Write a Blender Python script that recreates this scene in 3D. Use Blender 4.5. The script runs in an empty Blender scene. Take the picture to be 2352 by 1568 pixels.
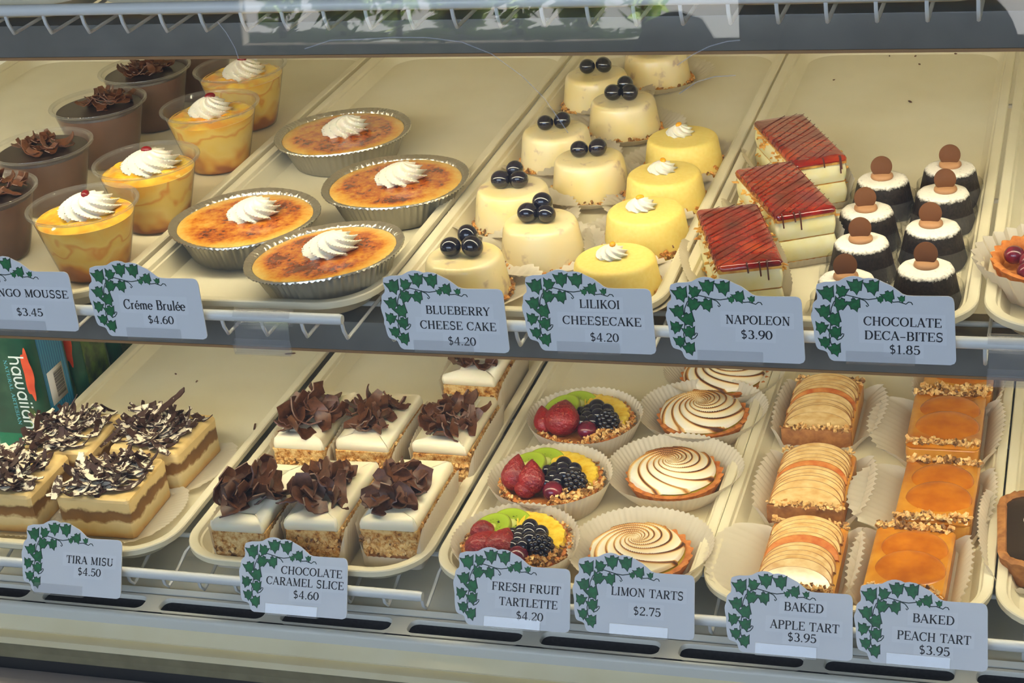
import bpy, bmesh, math, random
from mathutils import Vector, Matrix, Euler

# ------------------------------------------------------------------ camera, light, exposure
scene = bpy.context.scene
C = scene.collection
PI = math.pi
F_PX, CX, CY, CAM_Z = 4200.0, 1176.0, 784.0, 1.5
RX = Vector((0.95445524, 0.03746316, -0.29599274))
RY = Vector((0.28103974, -0.44594067, 0.8497962))
RZ = Vector((-0.10015915, -0.89427816, -0.43615905))
cam_d = bpy.data.cameras.new('camera')
cam = bpy.data.objects.new('camera', cam_d)
C.objects.link(cam)
cam_d.sensor_width = 36.0
cam_d.lens = F_PX / 2352.0 * 36.0
cam_d.clip_start = 0.02
cam_d.clip_end = 200
right = Vector((RX.x, RY.x, RZ.x)); down = Vector((RX.y, RY.y, RZ.y)); fwd = Vector((RX.z, RY.z, RZ.z))
cam.matrix_world = Matrix(((right.x, -down.x, -fwd.x, 0), (right.y, -down.y, -fwd.y, 0),
                           (right.z, -down.z, -fwd.z, CAM_Z), (0, 0, 0, 1)))
scene.camera = cam

world = bpy.data.worlds.new('world'); scene.world = world; world.use_nodes = True
wb = world.node_tree.nodes['Background']
wb.inputs[0].default_value = (0.60, 0.76, 1.0, 1); wb.inputs[1].default_value = 0.30

def area(name, loc, rot, sx, sy, power, col):
    d = bpy.data.lights.new(name, 'AREA'); d.shape = 'RECTANGLE'; d.size = sx; d.size_y = sy
    d.energy = power; d.color = col
    o = bpy.data.objects.new(name, d); C.objects.link(o); o.location = loc; o.rotation_euler = rot
    return o
# daylight through the shop front behind the photographer
area('shopfront_daylight', (-0.9, -2.6, 2.35), (math.radians(68), 0, math.radians(6)), 4.2, 1.3, 122, (0.62, 0.76, 1.0))
sun_d = bpy.data.lights.new('sun', 'SUN'); sun_d.energy = 75.0; sun_d.angle = 0.01; sun_d.color = (1, 0.95, 0.86)
sun = bpy.data.objects.new('sun', sun_d); C.objects.link(sun); sun.rotation_euler = (math.radians(3), math.radians(40), 0)

scene.view_settings.view_transform = 'Standard'
scene.view_settings.look = 'None'
scene.view_settings.exposure = 0.0
scene.view_settings.gamma = 1.0
scene.view_settings.use_curve_mapping = False
scene.cycles.max_bounces = 8
scene.cycles.diffuse_bounces = 4
scene.cycles.glossy_bounces = 3
scene.cycles.transmission_bounces = 4
scene.cycles.transparent_max_bounces = 16
scene.cycles.caustics_reflective = False
scene.cycles.caustics_refractive = False
scene.cycles.sample_clamp_indirect = 4.0

# back-projection of a pixel of the photograph on a horizontal (z) or frontal (y) plane of the case
def ray(px, py):
    v = Vector((px - CX, py - CY, F_PX))
    return Vector((RX.dot(v), RY.dot(v), RZ.dot(v)))
def onz(px, py, z):
    d = ray(px, py); k = (z - CAM_Z) / d.z
    return Vector((d.x * k, d.y * k, z))
def ony(px, py, y):
    d = ray(px, py); k = y / d.y
    return Vector((d.x * k, y, CAM_Z + d.z * k))

# ------------------------------------------------------------------ materials
def srgb(r, g, b):
    f = lambda c: (c / 255 / 12.92) if c / 255 <= 0.04045 else ((c / 255 + 0.055) / 1.055) ** 2.4
    return (f(r), f(g), f(b), 1)

class M:
    """small wrapper over a node material"""
    def __init__(s, name):
        s.m = bpy.data.materials.new(name); s.m.use_nodes = True
        s.nt = s.m.node_tree; s.n = s.nt.nodes; s.l = s.nt.links
        s.b = s.n['Principled BSDF']; s.out = s.n['Material Output']
    def node(s, t, **kw):
        x = s.n.new(t)
        for k, v in kw.items(): setattr(x, k, v)
        return x
    def coord(s, kind='Object'):
        return s.node('ShaderNodeTexCoord').outputs[kind]
    def noise(s, scale, detail=3, rough=0.55, vec=None, rnd=True):
        x = s.node('ShaderNodeTexNoise'); x.inputs['Scale'].default_value = scale
        x.inputs['Detail'].default_value = detail; x.inputs['Roughness'].default_value = rough
        v = vec or s.coord()
        if rnd:
            oi = s.node('ShaderNodeObjectInfo'); a = s.node('ShaderNodeVectorMath', operation='ADD')
            mm = s.node('ShaderNodeMath', operation='MULTIPLY'); mm.inputs[1].default_value = 7.3
            s.l.new(oi.outputs['Random'], mm.inputs[0]); s.l.new(v, a.inputs[0]); s.l.new(mm.outputs[0], a.inputs[1]); v = a.outputs[0]
        s.l.new(v, x.inputs['Vector'])
        return x.outputs['Fac']
    def ramp(s, fac, stops, interp='LINEAR'):
        x = s.node('ShaderNodeValToRGB'); e = x.color_ramp.elements; x.color_ramp.interpolation = interp
        while len(e) < len(stops): e.new(0.5)
        for i, (p, c) in enumerate(stops):
            e[i].position = p; e[i].color = c if len(c) == 4 else (*c, 1)
        s.l.new(fac, x.inputs[0]); return x.outputs[0]
    def math(s, op, a, b=None):
        x = s.node('ShaderNodeMath', operation=op)
        for i, v in enumerate((a, b)):
            if v is None: continue
            if isinstance(v, (int, float)): x.inputs[i].default_value = v
            else: s.l.new(v, x.inputs[i])
        return x.outputs[0]
    def mix(s, fac, a, b):
        x = s.node('ShaderNodeMix', data_type='RGBA')
        for i, v in ((0, fac), (6, a), (7, b)):
            if isinstance(v, (int, float)): x.inputs[i].default_value = v
            elif isinstance(v, tuple): x.inputs[i].default_value = v
            else: s.l.new(v, x.inputs[i])
        return x.outputs[2]
    def sep(s, v):
        x = s.node('ShaderNodeSeparateXYZ'); s.l.new(v, x.inputs[0]); return x.outputs
    def attr(s, name):
        x = s.node('ShaderNodeAttribute'); x.attribute_name = name; return x.outputs['Fac']
    def col(s, c):
        if isinstance(c, tuple): s.b.inputs['Base Color'].default_value = c
        else: s.l.new(c, s.b.inputs['Base Color'])
        return s
    def set(s, rough=0.5, metal=0.0, spec=0.5, coat=0.0, sss=0.0, trans=0.0):
        s.b.inputs['Roughness'].default_value = rough; s.b.inputs['Metallic'].default_value = metal
        s.b.inputs['Specular IOR Level'].default_value = spec; s.b.inputs['Coat Weight'].default_value = coat
        s.b.inputs['Coat Roughness'].default_value = 0.08
        if sss:
            s.b.inputs['Subsurface Weight'].default_value = sss; s.b.inputs['Subsurface Radius'].default_value = (0.006, 0.004, 0.002)
            s.b.inputs['Subsurface Scale'].default_value = 1.0
        return s
    def bump(s, h, strength=0.3, dist=0.001):
        x = s.node('ShaderNodeBump'); x.inputs['Strength'].default_value = strength; x.inputs['Distance'].default_value = dist
        s.l.new(h, x.inputs['Height']); s.l.new(x.outputs[0], s.b.inputs['Normal']); return s

def plain(name, c, rough=0.5, **kw):
    m = M(name); m.col(c).set(rough, **kw); return m.m
def mottled(name, c1, c2, scale, rough=0.5, bump=0.0, bscale=None, lo=0.35, hi=0.65, dist=0.001, **kw):
    m = M(name); f = m.noise(scale); m.col(m.ramp(f, [(lo, c1), (hi, c2)])).set(rough, **kw)
    if bump: m.bump(m.noise(bscale or scale * 2), bump, dist)
    return m.m
def clear(name, tint, gloss_rough=0.05, haze=0.0, hazecol=(0.8, 0.8, 0.8, 1), ior=1.5):
    m = M(name); m.n.remove(m.b)
    tr = m.node('ShaderNodeBsdfTransparent'); tr.inputs[0].default_value = tint
    gl = m.node('ShaderNodeBsdfGlossy'); gl.inputs['Roughness'].default_value = gloss_rough
    ge = m.node('ShaderNodeNewGeometry'); dt = m.node('ShaderNodeVectorMath', operation='DOT_PRODUCT')
    m.l.new(ge.outputs['Incoming'], dt.inputs[0]); m.l.new(ge.outputs['Normal'], dt.inputs[1])
    f0 = ((ior - 1) / (ior + 1)) ** 2     # the same reflectance on both faces of a thin sheet
    k = m.math('POWER', m.math('SUBTRACT', 1.0, m.math('ABSOLUTE', dt.outputs['Value'])), 5.0)
    fr = m.math('ADD', m.math('MULTIPLY', k, 1 - f0), f0)
    mx = m.node('ShaderNodeMixShader'); m.l.new(fr, mx.inputs[0]); m.l.new(tr.outputs[0], mx.inputs[1]); m.l.new(gl.outputs[0], mx.inputs[2])
    last = mx.outputs[0]
    if haze:
        df = m.node('ShaderNodeBsdfDiffuse'); df.inputs[0].default_value = hazecol
        m2 = m.node('ShaderNodeMixShader'); m2.inputs[0].default_value = haze
        m.l.new(last, m2.inputs[1]); m.l.new(df.outputs[0], m2.inputs[2]); last = m2.outputs[0]
    m.l.new(last, m.out.inputs[0]); return m.m
def paper(name, c):
    m = M(name); m.n.remove(m.b)
    df = m.node('ShaderNodeBsdfDiffuse'); df.inputs[0].default_value = c
    tl = m.node('ShaderNodeBsdfTranslucent'); tl.inputs[0].default_value = c
    mx = m.node('ShaderNodeMixShader'); mx.inputs[0].default_value = 0.35
    m.l.new(df.outputs[0], mx.inputs[1]); m.l.new(tl.outputs[0], mx.inputs[2]); m.l.new(mx.outputs[0], m.out.inputs[0]); return m.m

MT = {}
def build_materials():
    t = MT
    m = M('cream_plastic'); f = m.noise(9, 4); m.col(m.ramp(f, [(0.3, srgb(226, 216, 184)), (0.7, srgb(236, 228, 200))])).set(0.42, spec=0.4); t['tray'] = m.m
    t['white_wire'] = plain('white_enamel', srgb(226, 228, 226), 0.3)
    t['grey_enamel'] = mottled('grey_enamel', srgb(108, 107, 102), srgb(116, 115, 110), 30, 0.35)
    t['warm_glint'] = plain('warm_glint', srgb(150, 112, 70), 0.5)
    t['deck'] = mottled('cream_deck', srgb(232, 226, 202), srgb(240, 234, 214), 12, 0.45)
    t['grille'] = plain('white_grille_plastic', srgb(226, 224, 212), 0.35)
    t['dark'] = mottled('slot_shade_dark', srgb(30, 28, 32), srgb(48, 44, 46), 300, 0.8)
    t['black'] = plain('black_gasket', srgb(14, 13, 16), 0.5)
    t['sill'] = mottled('cream_sill', srgb(242, 228, 184), srgb(248, 236, 196), 20, 0.5)
    t['glass'] = clear('case_glass', (0.985, 0.99, 0.985, 1), 0.0, 0.006, (0.75, 0.85, 0.95, 1))
    t['clear'] = clear('clear_plastic', (0.93, 0.93, 0.91, 1), 0.06, 0.05)
    t['clip'] = clear('clear_clip_plastic', (0.985, 0.985, 0.985, 1), 0.08, 0.06, (0.8, 0.82, 0.86, 1))
    t['paper'] = paper('white_paper', srgb(228, 220, 200))
    t['card'] = plain('sign_card', srgb(232, 234, 238), 0.5)
    t['ink'] = plain('black_ink', srgb(28, 28, 34), 0.6)
    t['patch'] = plain('pasted_paper_strip', srgb(238, 240, 244), 0.55)
    t['ivy'] = mottled('ivy_green', srgb(0, 92, 44), srgb(16, 118, 58), 260, 0.55)
    t['ivy_dark'] = plain('ivy_outline', srgb(8, 44, 40), 0.55)
    # food
    t['cream'] = plain('whipped_cream', srgb(242, 236, 218), 0.45, sss=0.25)
    m = M('cheesecake_glazed'); f = m.noise(70, 3); g = m.noise(26, 2)
    base = m.ramp(g, [(0.35, srgb(240, 218, 150)), (0.62, srgb(238, 222, 176))])
    m.col(m.mix(m.ramp(f, [(0.60, (0, 0, 0, 1)), (0.74, (0.55, 0.55, 0.55, 1))]), base, srgb(140, 96, 116))).set(0.28, coat=0.35, sss=0.2); t['bcake'] = m.m
    m = M('passionfruit_cheesecake'); f = m.noise(300, 2); m.col(m.ramp(f, [(0.3, srgb(240, 212, 112)), (0.7, srgb(244, 220, 128))])).set(0.5, sss=0.2).bump(f, 0.12, 0.0006); t['lcake'] = m.m
    t['crumb'] = mottled('golden_crumb', srgb(176, 104, 36), srgb(226, 170, 88), 400, 0.7)
    t['nut'] = mottled('chopped_nut', srgb(206, 146, 70), srgb(246, 212, 142), 220, 0.55)
    t['seed'] = mottled('dark_seed_crumb', srgb(96, 62, 28), srgb(170, 120, 60), 300, 0.6)
    t['blueberry'] = mottled('blueberry', srgb(14, 14, 26), srgb(26, 26, 46), 120, 0.16, spec=0.6, coat=0.4)
    t['blackberry'] = plain('blackberry', srgb(20, 16, 26), 0.2, coat=0.5)
    m = M('strawberry'); f = m.noise(40, 2); g = m.noise(320, 2)
    m.col(m.mix(m.ramp(g, [(0.62, (0, 0, 0, 1)), (0.7, (0.5, 0.5, 0.5, 1))]), m.ramp(f, [(0.3, srgb(104, 10, 20)), (0.7, srgb(156, 22, 26))]), srgb(214, 120, 80))).set(0.4, coat=0.15).bump(g, 0.9, 0.002); t['strawberry'] = m.m
    m = M('kiwi'); o = m.sep(m.coord()); r = m.math('SQRT', m.math('ADD', m.math('POWER', o[0], 2), m.math('POWER', o[1], 2)))
    g = m.noise(420, 2); rr = m.math('MULTIPLY', r, 1 / 0.021)
    base = m.ramp(rr, [(0.0, srgb(214, 220, 150)), (0.22, srgb(200, 206, 110)), (0.3, srgb(142, 166, 40)), (0.85, srgb(160, 186, 52)), (1.0, srgb(120, 110, 40))])
    seeds = m.math('MULTIPLY', m.ramp(g, [(0.6, (0, 0, 0, 1)), (0.66, (1, 1, 1, 1))]), m.ramp(rr, [(0.2, (0, 0, 0, 1)), (0.28, (1, 1, 1, 1)), (0.48, (1, 1, 1, 1)), (0.56, (0, 0, 0, 1))]))
    m.col(m.mix(seeds, base, srgb(24, 24, 14))).set(0.2, coat=0.5); t['kiwi'] = m.m
    m = M('pineapple'); f = m.noise(120, 3); m.col(m.ramp(f, [(0.3, srgb(226, 176, 28)), (0.7, srgb(250, 222, 86))])).set(0.25, coat=0.4).bump(f, 0.4, 0.002); t['pineapple'] = m.m
    m = M('tart_crust'); f = m.noise(160, 3); m.col(m.ramp(f, [(0.3, srgb(176, 94, 36)), (0.7, srgb(214, 138, 66))])).set(0.65).bump(f, 0.4, 0.001); t['crust'] = m.m
    t['curd'] = plain('lemon_curd', srgb(190, 160, 50), 0.2, coat=0.4)
    m = M('toasted_meringue'); a = m.attr('toast')
    m.col(m.ramp(a, [(0.0, srgb(244, 238, 220)), (0.3, srgb(242, 224, 176)), (0.55, srgb(212, 160, 84)), (0.75, srgb(150, 88, 32)), (0.95, srgb(82, 42, 16))])).set(0.4, sss=0.15); t['meringue'] = m.m
    m = M('foil'); f = m.noise(160, 2); m.col(srgb(214, 210, 196)).set(0.28, metal=0.9).bump(f, 0.35, 0.0012); t['foil'] = m.m
    m = M('caramelised_custard'); o = m.sep(m.coord()); r = m.math('SQRT', m.math('ADD', m.math('POWER', o[0], 2), m.math('POWER', o[1], 2)))
    f = m.noise(24, 6, 0.72); g = m.noise(210, 3)
    v = m.math('ADD', m.math('MULTIPLY', f, 0.85), m.math('MULTIPLY', g, 0.26))
    edge = m.ramp(m.math('MULTIPLY', r, 1 / 0.0665), [(0.76, (0.0, 0.0, 0.0, 1)), (0.98, (0.32, 0.32, 0.32, 1))])
    v = m.math('ADD', v, edge)
    m.col(m.ramp(v, [(0.40, srgb(60, 20, 10)), (0.47, srgb(124, 48, 12)), (0.54, srgb(186, 92, 18)), (0.62, srgb(212, 134, 32)), (0.74, srgb(226, 166, 62)), (0.9, srgb(232, 190, 96))])).set(0.18, coat=0.5).bump(g, 0.25, 0.001); t['brulee'] = m.m
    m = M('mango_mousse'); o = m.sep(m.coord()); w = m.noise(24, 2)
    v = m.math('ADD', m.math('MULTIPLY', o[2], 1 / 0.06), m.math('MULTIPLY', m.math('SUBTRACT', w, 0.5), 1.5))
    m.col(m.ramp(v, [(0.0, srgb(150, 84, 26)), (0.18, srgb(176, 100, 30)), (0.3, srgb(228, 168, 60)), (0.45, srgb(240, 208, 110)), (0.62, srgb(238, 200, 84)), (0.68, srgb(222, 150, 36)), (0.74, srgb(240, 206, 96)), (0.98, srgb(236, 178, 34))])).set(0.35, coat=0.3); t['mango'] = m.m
    m = M('mango_sauce'); f = m.noise(60, 2); m.col(m.ramp(f, [(0.35, srgb(240, 160, 14)), (0.6, srgb(246, 204, 60))])).set(0.12, coat=0.6).bump(f, 0.5, 0.003); t['sauce'] = m.m
    t['cherry'] = plain('red_cherry', srgb(120, 8, 20), 0.25)
    t['orange_bit'] = plain('orange_peel_bit', srgb(244, 170, 30), 0.2, coat=0.4)
    t['cmousse'] = mottled('chocolate_mousse', srgb(92, 58, 36), srgb(108, 70, 46), 30, 0.45)
    t['cglaze'] = mottled('chocolate_glaze', srgb(42, 30, 26), srgb(54, 40, 34), 40, 0.35)
    m = M('chocolate_curl'); f = m.noise(220, 3); m.col(m.ramp(f, [(0.3, srgb(66, 36, 20)), (0.7, srgb(104, 62, 38))])).set(0.42); t['choc'] = m.m
    m = M('chocolate_dusted'); f = m.noise(90, 3); ge = m.node('ShaderNodeNewGeometry'); nz = m.sep(ge.outputs['Normal'])[2]
    k = m.math('ADD', nz, m.math('MULTIPLY', m.math('SUBTRACT', f, 0.5), 2.0))
    m.col(m.mix(m.ramp(k, [(0.86, (0, 0, 0, 1)), (1.02, (1, 1, 1, 1))]), srgb(58, 32, 24), srgb(244, 232, 208))).set(0.6); t['dusted'] = m.m
    m = M('deca_cake'); o = m.sep(m.coord()); f = m.noise(420, 3)
    k = m.math('ADD', m.math('MULTIPLY', o[2], 1 / 0.033), m.math('MULTIPLY', m.math('SUBTRACT', f, 0.5), 0.16))
    m.col(m.mix(m.ramp(k, [(0.90, (0, 0, 0, 1)), (0.985, (1, 1, 1, 1))]), m.ramp(f, [(0.35, srgb(16, 12, 11)), (0.75, srgb(48, 34, 28))]), srgb(246, 240, 226))).set(0.6, spec=0.35).bump(f, 0.4, 0.0012); t['deca'] = m.m
    t['disc'] = plain('milk_chocolate_disc', srgb(100, 62, 34), 0.6, spec=0.15)
    t['ganache'] = plain('tan_buttercream', srgb(178, 132, 92), 0.5, spec=0.3)
    m = M('red_glaze'); f = m.noise(34, 3); m.col(m.ramp(f, [(0.28, srgb(70, 8, 10)), (0.5, srgb(138, 16, 12)), (0.7, srgb(172, 58, 18))])).set(0.12, coat=0.7).bump(m.noise(110, 2), 0.45, 0.002); t['glaze'] = m.m
    t['custard'] = mottled('pastry_cream', srgb(236, 224, 160), srgb(240, 234, 196), 60, 0.4, sss=0.2)
    m = M('flaky_pastry'); o = m.coord(); f = m.noise(110, 3); m.col(m.ramp(f, [(0.35, srgb(176, 110, 34)), (0.65, srgb(232, 180, 84))])).set(0.6).bump(f, 0.5, 0.002); t['pastry'] = m.m
    t['drizzle'] = plain('chocolate_drizzle', srgb(84, 44, 38), 0.2)
    m = M('tiramisu_side'); o = m.sep(m.coord()); f = m.noise(70, 3)
    k = m.math('ADD', m.math('MULTIPLY', o[2], 1 / 0.042), m.math('MULTIPLY', m.math('SUBTRACT', f, 0.5), 0.34))
    m.col(m.ramp(k, [(0.0, srgb(196, 150, 84)), (0.16, srgb(210, 176, 112)), (0.22, srgb(206, 184, 130)), (0.40, srgb(220, 200, 150)), (0.48, srgb(132, 92, 42)), (0.70, srgb(110, 74, 34)), (0.77, srgb(226, 198, 138)), (1.0, srgb(232, 206, 146))])).set(0.55); t['tira'] = m.m
    t['tira_top'] = mottled('coffee_cream', srgb(226, 192, 124), srgb(236, 206, 142), 90, 0.5)
    m = M('nut_cake'); f = m.noise(130, 4, 0.7); m.col(m.ramp(f, [(0.34, srgb(112, 62, 22)), (0.43, srgb(200, 138, 58)), (0.58, srgb(240, 206, 138))])).set(0.7).bump(f, 0.9, 0.004); t['nutcake'] = m.m
    t['biscuit'] = mottled('brown_biscuit', srgb(140, 88, 42), srgb(176, 118, 62), 120, 0.7, 0.4)
    t['buttercream'] = plain('cream_icing', srgb(242, 232, 202), 0.5, sss=0.2)
    t['apple_edge'] = mottled('darker_apple_edge', srgb(150, 96, 48), srgb(190, 134, 74), 90, 0.35)  # rim of each slice, a darker brown than its face
    m = M('baked_apple'); f = m.noise(80, 3); m.col(m.ramp(f, [(0.3, srgb(206, 162, 96)), (0.7, srgb(236, 206, 146))])).set(0.2, coat=0.4); t['apple'] = m.m
    t['apple_red'] = mottled('apple_skin_edge', srgb(190, 96, 44), srgb(222, 150, 80), 60, 0.25)
    m = M('golden_tart'); f = m.noise(36, 3); m.col(m.ramp(f, [(0.3, srgb(196, 110, 26)), (0.7, srgb(236, 176, 72))])).set(0.3, coat=0.3); t['tart'] = m.m
    m = M('peach_glaze'); f = m.noise(30, 3); m.col(m.ramp(f, [(0.3, srgb(186, 104, 14)), (0.7, srgb(224, 156, 44))])).set(0.14, coat=0.6); t['peach'] = m.m
    m = M('peach_slice'); f = m.noise(50, 3); m.col(m.ramp(f, [(0.3, srgb(178, 92, 6)), (0.7, srgb(208, 122, 14))])).set(0.2, coat=0.5); t['peach_slice'] = m.m
    t['dark_choc'] = mottled('dark_chocolate_fill', srgb(38, 28, 26), srgb(50, 38, 34), 30, 0.2, coat=0.3)
    t['purple'] = mottled('purple_berry', srgb(84, 14, 40), srgb(130, 24, 48), 80, 0.25, coat=0.4)
    m = clear('green_bottle_plastic', (0.35, 0.80, 0.62, 1), 0.05, 0.35, (0.01, 0.22, 0.15, 1)); t['bottle'] = m
    m = M('bottle_sleeve_print'); f = m.noise(30, 3); g = m.noise(12, 2)
    m.col(m.mix(g, m.ramp(f, [(0.3, srgb(8, 36, 28)), (0.5, srgb(26, 62, 44)), (0.7, srgb(60, 92, 68))]), srgb(10, 72, 58))).set(0.3); t['sleeve'] = m.m
    m = M('blue_panel_print'); o = m.sep(m.coord()); f = m.node('ShaderNodeTexWave'); f.inputs['Scale'].default_value = 70; f.bands_direction = 'Y'
    m.l.new(m.coord(), f.inputs[0]); m.col(m.ramp(f.outputs['Fac'], [(0.2, srgb(14, 96, 146)), (0.9, srgb(48, 130, 168))])).set(0.3); t['blue'] = m.m
    t['red_flower'] = mottled('red_flower_print', srgb(190, 60, 34), srgb(214, 84, 50), 60, 0.35)
    t['leaf_print'] = mottled('leaf_print', srgb(20, 44, 26), srgb(84, 110, 40), 50, 0.35)
    t['white_ink'] = plain('white_ink', srgb(214, 226, 226), 0.4)
    t['teal_ink'] = plain('teal_ink', srgb(90, 170, 190), 0.4)
    t['label_white'] = plain('label_white', srgb(200, 196, 190), 0.5)
    # shop and street
    t['shop_floor'] = mottled('shop_floor_tile', srgb(78, 74, 70), srgb(96, 90, 84), 3, 0.6)
    t['shop_wall'] = plain('shop_wall_paint', srgb(120, 116, 110), 0.8)
    t['pavement'] = mottled('pale_pavement', srgb(188, 192, 200), srgb(212, 214, 220), 2, 0.9)
    m = M('hedge_leaves'); f = m.noise(9, 2); c = m.ramp(f, [(0.35, srgb(96, 150, 50)), (0.65, srgb(220, 236, 160))]); m.col(c)
    tl = m.node('ShaderNodeBsdfTranslucent'); m.l.new(c, tl.inputs[0]); mx = m.node('ShaderNodeMixShader'); mx.inputs[0].default_value = 0.55
    m.l.new(m.b.outputs[0], mx.inputs[1]); m.l.new(tl.outputs[0], mx.inputs[2]); m.l.new(mx.outputs[0], m.out.inputs[0]); t['hedge'] = m.m
    t['scratch'] = clear('scratched_glass', (0.95, 0.95, 0.95, 1), 0.3, 0.14, (0.8, 0.85, 0.95, 1))
    t['trim_shade'] = mottled('trim_shade_olive', srgb(118, 110, 82), srgb(134, 126, 96), 40, 0.5)  # shadow on the trim put into the colour as a darker olive
    t['front_paint'] = plain('grey_front_paint', srgb(150, 140, 136), 0.5)
    t['chair'] = plain('dark_chair_plastic', srgb(40, 38, 38), 0.6)

# ------------------------------------------------------------------ mesh helpers
class MB:
    def __init__(s):
        s.v = []; s.f = []; s.mi = []; s.a = []; s.sm = []
    def add(s, vs, fs, mi=0, T=None, attr=None, smooth=True):
        o = len(s.v)
        for p in vs:
            p = Vector(p); s.v.append(T @ p if T else p)
        s.a.extend(attr if attr else [0.0] * len(vs))
        for f in fs:
            s.f.append([i + o for i in f]); s.mi.append(mi); s.sm.append(smooth)
        return s
    def mesh(s, name, mats, sharp=40, attrname=None):
        me = bpy.data.meshes.new(name)
        me.from_pydata([tuple(p) for p in s.v], [], s.f)
        for m in mats: me.materials.append(MT[m] if isinstance(m, str) else m)
        me.polygons.foreach_set('material_index', s.mi)
        me.polygons.foreach_set('use_smooth', s.sm)
        if attrname:
            at = me.attributes.new(attrname, 'FLOAT', 'POINT'); at.data.foreach_set('value', s.a)
        me.validate(); me.update()
        bm = bmesh.new(); bm.from_mesh(me); bmesh.ops.recalc_face_normals(bm, faces=bm.faces); bm.to_mesh(me); bm.free()
        if sharp: me.set_sharp_from_angle(angle=math.radians(sharp))
        return me
    # closed or open stack of loops with equal vertex counts
    def loft(s, loops, mi=0, T=None, cap0=False, cap1=False, close=True, attr=None, smooth=True):
        n = len(loops[0]); vs = [p for l in loops for p in l]; fs = []
        m = n if close else n - 1
        for i in range(len(loops) - 1):
            for j in range(m):
                k = (j + 1) % n
                fs.append((i * n + j, i * n + k, (i + 1) * n + k, (i + 1) * n + j))
        if cap0: fs.append(tuple(range(n))[::-1])
        if cap1: fs.append(tuple((len(loops) - 1) * n + j for j in range(n)))
        return s.add(vs, fs, mi, T, attr, smooth)
    def lathe(s, prof, n=48, mi=0, T=None, cap0=True, cap1=True, rm=None):
        loops = []
        for i, (r, z) in enumerate(prof):
            lp = []
            for j in range(n):
                t = 2 * PI * j / n
                q = rm(t, i, r, z) if rm else (r, z)
                lp.append((q[0] * math.cos(t), q[0] * math.sin(t), q[1]))
            loops.append(lp)
        return s.loft(loops, mi, T, cap0, cap1)
    def box(s, x0, x1, y0, y1, z0, z1, mi=0, T=None, bev=0.0, seg=2):
        bm = bmesh.new(); bmesh.ops.create_cube(bm, size=1)
        for v in bm.verts:
            v.co = Vector(((x0 + x1) / 2 + v.co.x * (x1 - x0), (y0 + y1) / 2 + v.co.y * (y1 - y0), (z0 + z1) / 2 + v.co.z * (z1 - z0)))
        if bev: bmesh.ops.bevel(bm, geom=list(bm.edges), offset=bev, segments=seg, profile=0.6, affect='EDGES')
        bm.verts.index_update()
        s.add([v.co.copy() for v in bm.verts], [[v.index for v in f.verts] for f in bm.faces], mi, T)
        bm.free(); return s
    def tube(s, pts, r, n=8, mi=0, T=None, cap=True):
        pts = [Vector(p) for p in pts]; loops = []; up = None
        for i, p in enumerate(pts):
            d = (pts[min(i + 1, len(pts) - 1)] - pts[max(i - 1, 0)]).normalized()
            if up is None: up = Vector((0, 0, 1)) if abs(d.z) < 0.9 else Vector((1, 0, 0))
            a = d.cross(up).normalized(); b = a.cross(d).normalized(); up = b
            rr = r[i] if isinstance(r, (list, tuple)) else r
            loops.append([p + a * (math.cos(2 * PI * j / n) * rr) + b * (math.sin(2 * PI * j / n) * rr) for j in range(n)])
        return s.loft(loops, mi, T, cap, cap)
    def ribbon(s, pts, side, w, th, mi=0, T=None):
        """flat strip with thickness along a path"""
        loops = []; n = len(pts)
        for i, p in enumerate(pts):
            d = (pts[min(i + 1, n - 1)] - pts[max(i - 1, 0)]).normalized()
            sd = side[i] if isinstance(side, list) else side
            sd = (sd - d * sd.dot(d)).normalized(); nn = sd.cross(d)
            ww = w[i] if isinstance(w, list) else w
            loops.append([p - sd * ww / 2 + nn * th / 2, p + sd * ww / 2 + nn * th / 2, p + sd * ww / 2 - nn * th / 2, p - sd * ww / 2 - nn * th / 2])
        return s.loft(loops, mi, T, True, True)
    def prism(s, outline, z0, z1, mi=0, T=None, smooth=False):
        n = len(outline)
        vs = [(x, y, z0) for x, y in outline] + [(x, y, z1) for x, y in outline]
        fs = [tuple(range(n))[::-1], tuple(range(n, 2 * n))] + [(i, (i + 1) % n, n + (i + 1) % n, n + i) for i in range(n)]
        return s.add(vs, fs, mi, T, smooth=smooth)
    def ball(s, c, r, mi=0, seg=16, rings=10, sq=(1, 1, 1), T=None, noise=0.0, rng=None):
        prof = []
        vs = [(c[0], c[1], c[2] - r * sq[2])]; fs = []
        for i in range(1, rings):
            a = -PI / 2 + PI * i / rings
            for j in range(seg):
                t = 2 * PI * j / seg; k = r * (1 + (rng.uniform(-noise, noise) if noise else 0))
                vs.append((c[0] + k * sq[0] * math.cos(a) * math.cos(t), c[1] + k * sq[1] * math.cos(a) * math.sin(t), c[2] + k * sq[2] * math.sin(a)))
        vs.append((c[0], c[1], c[2] + r * sq[2])); top = len(vs) - 1
        for j in range(seg):
            k = (j + 1) % seg
            fs.append((0, 1 + k, 1 + j)); fs.append((top, top - seg + j, top - seg + k))
            for i in range(rings - 2): fs.append((1 + i * seg + j, 1 + i * seg + k, 1 + (i + 1) * seg + k, 1 + (i + 1) * seg + j))
        return s.add(vs, fs, mi, T)
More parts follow.
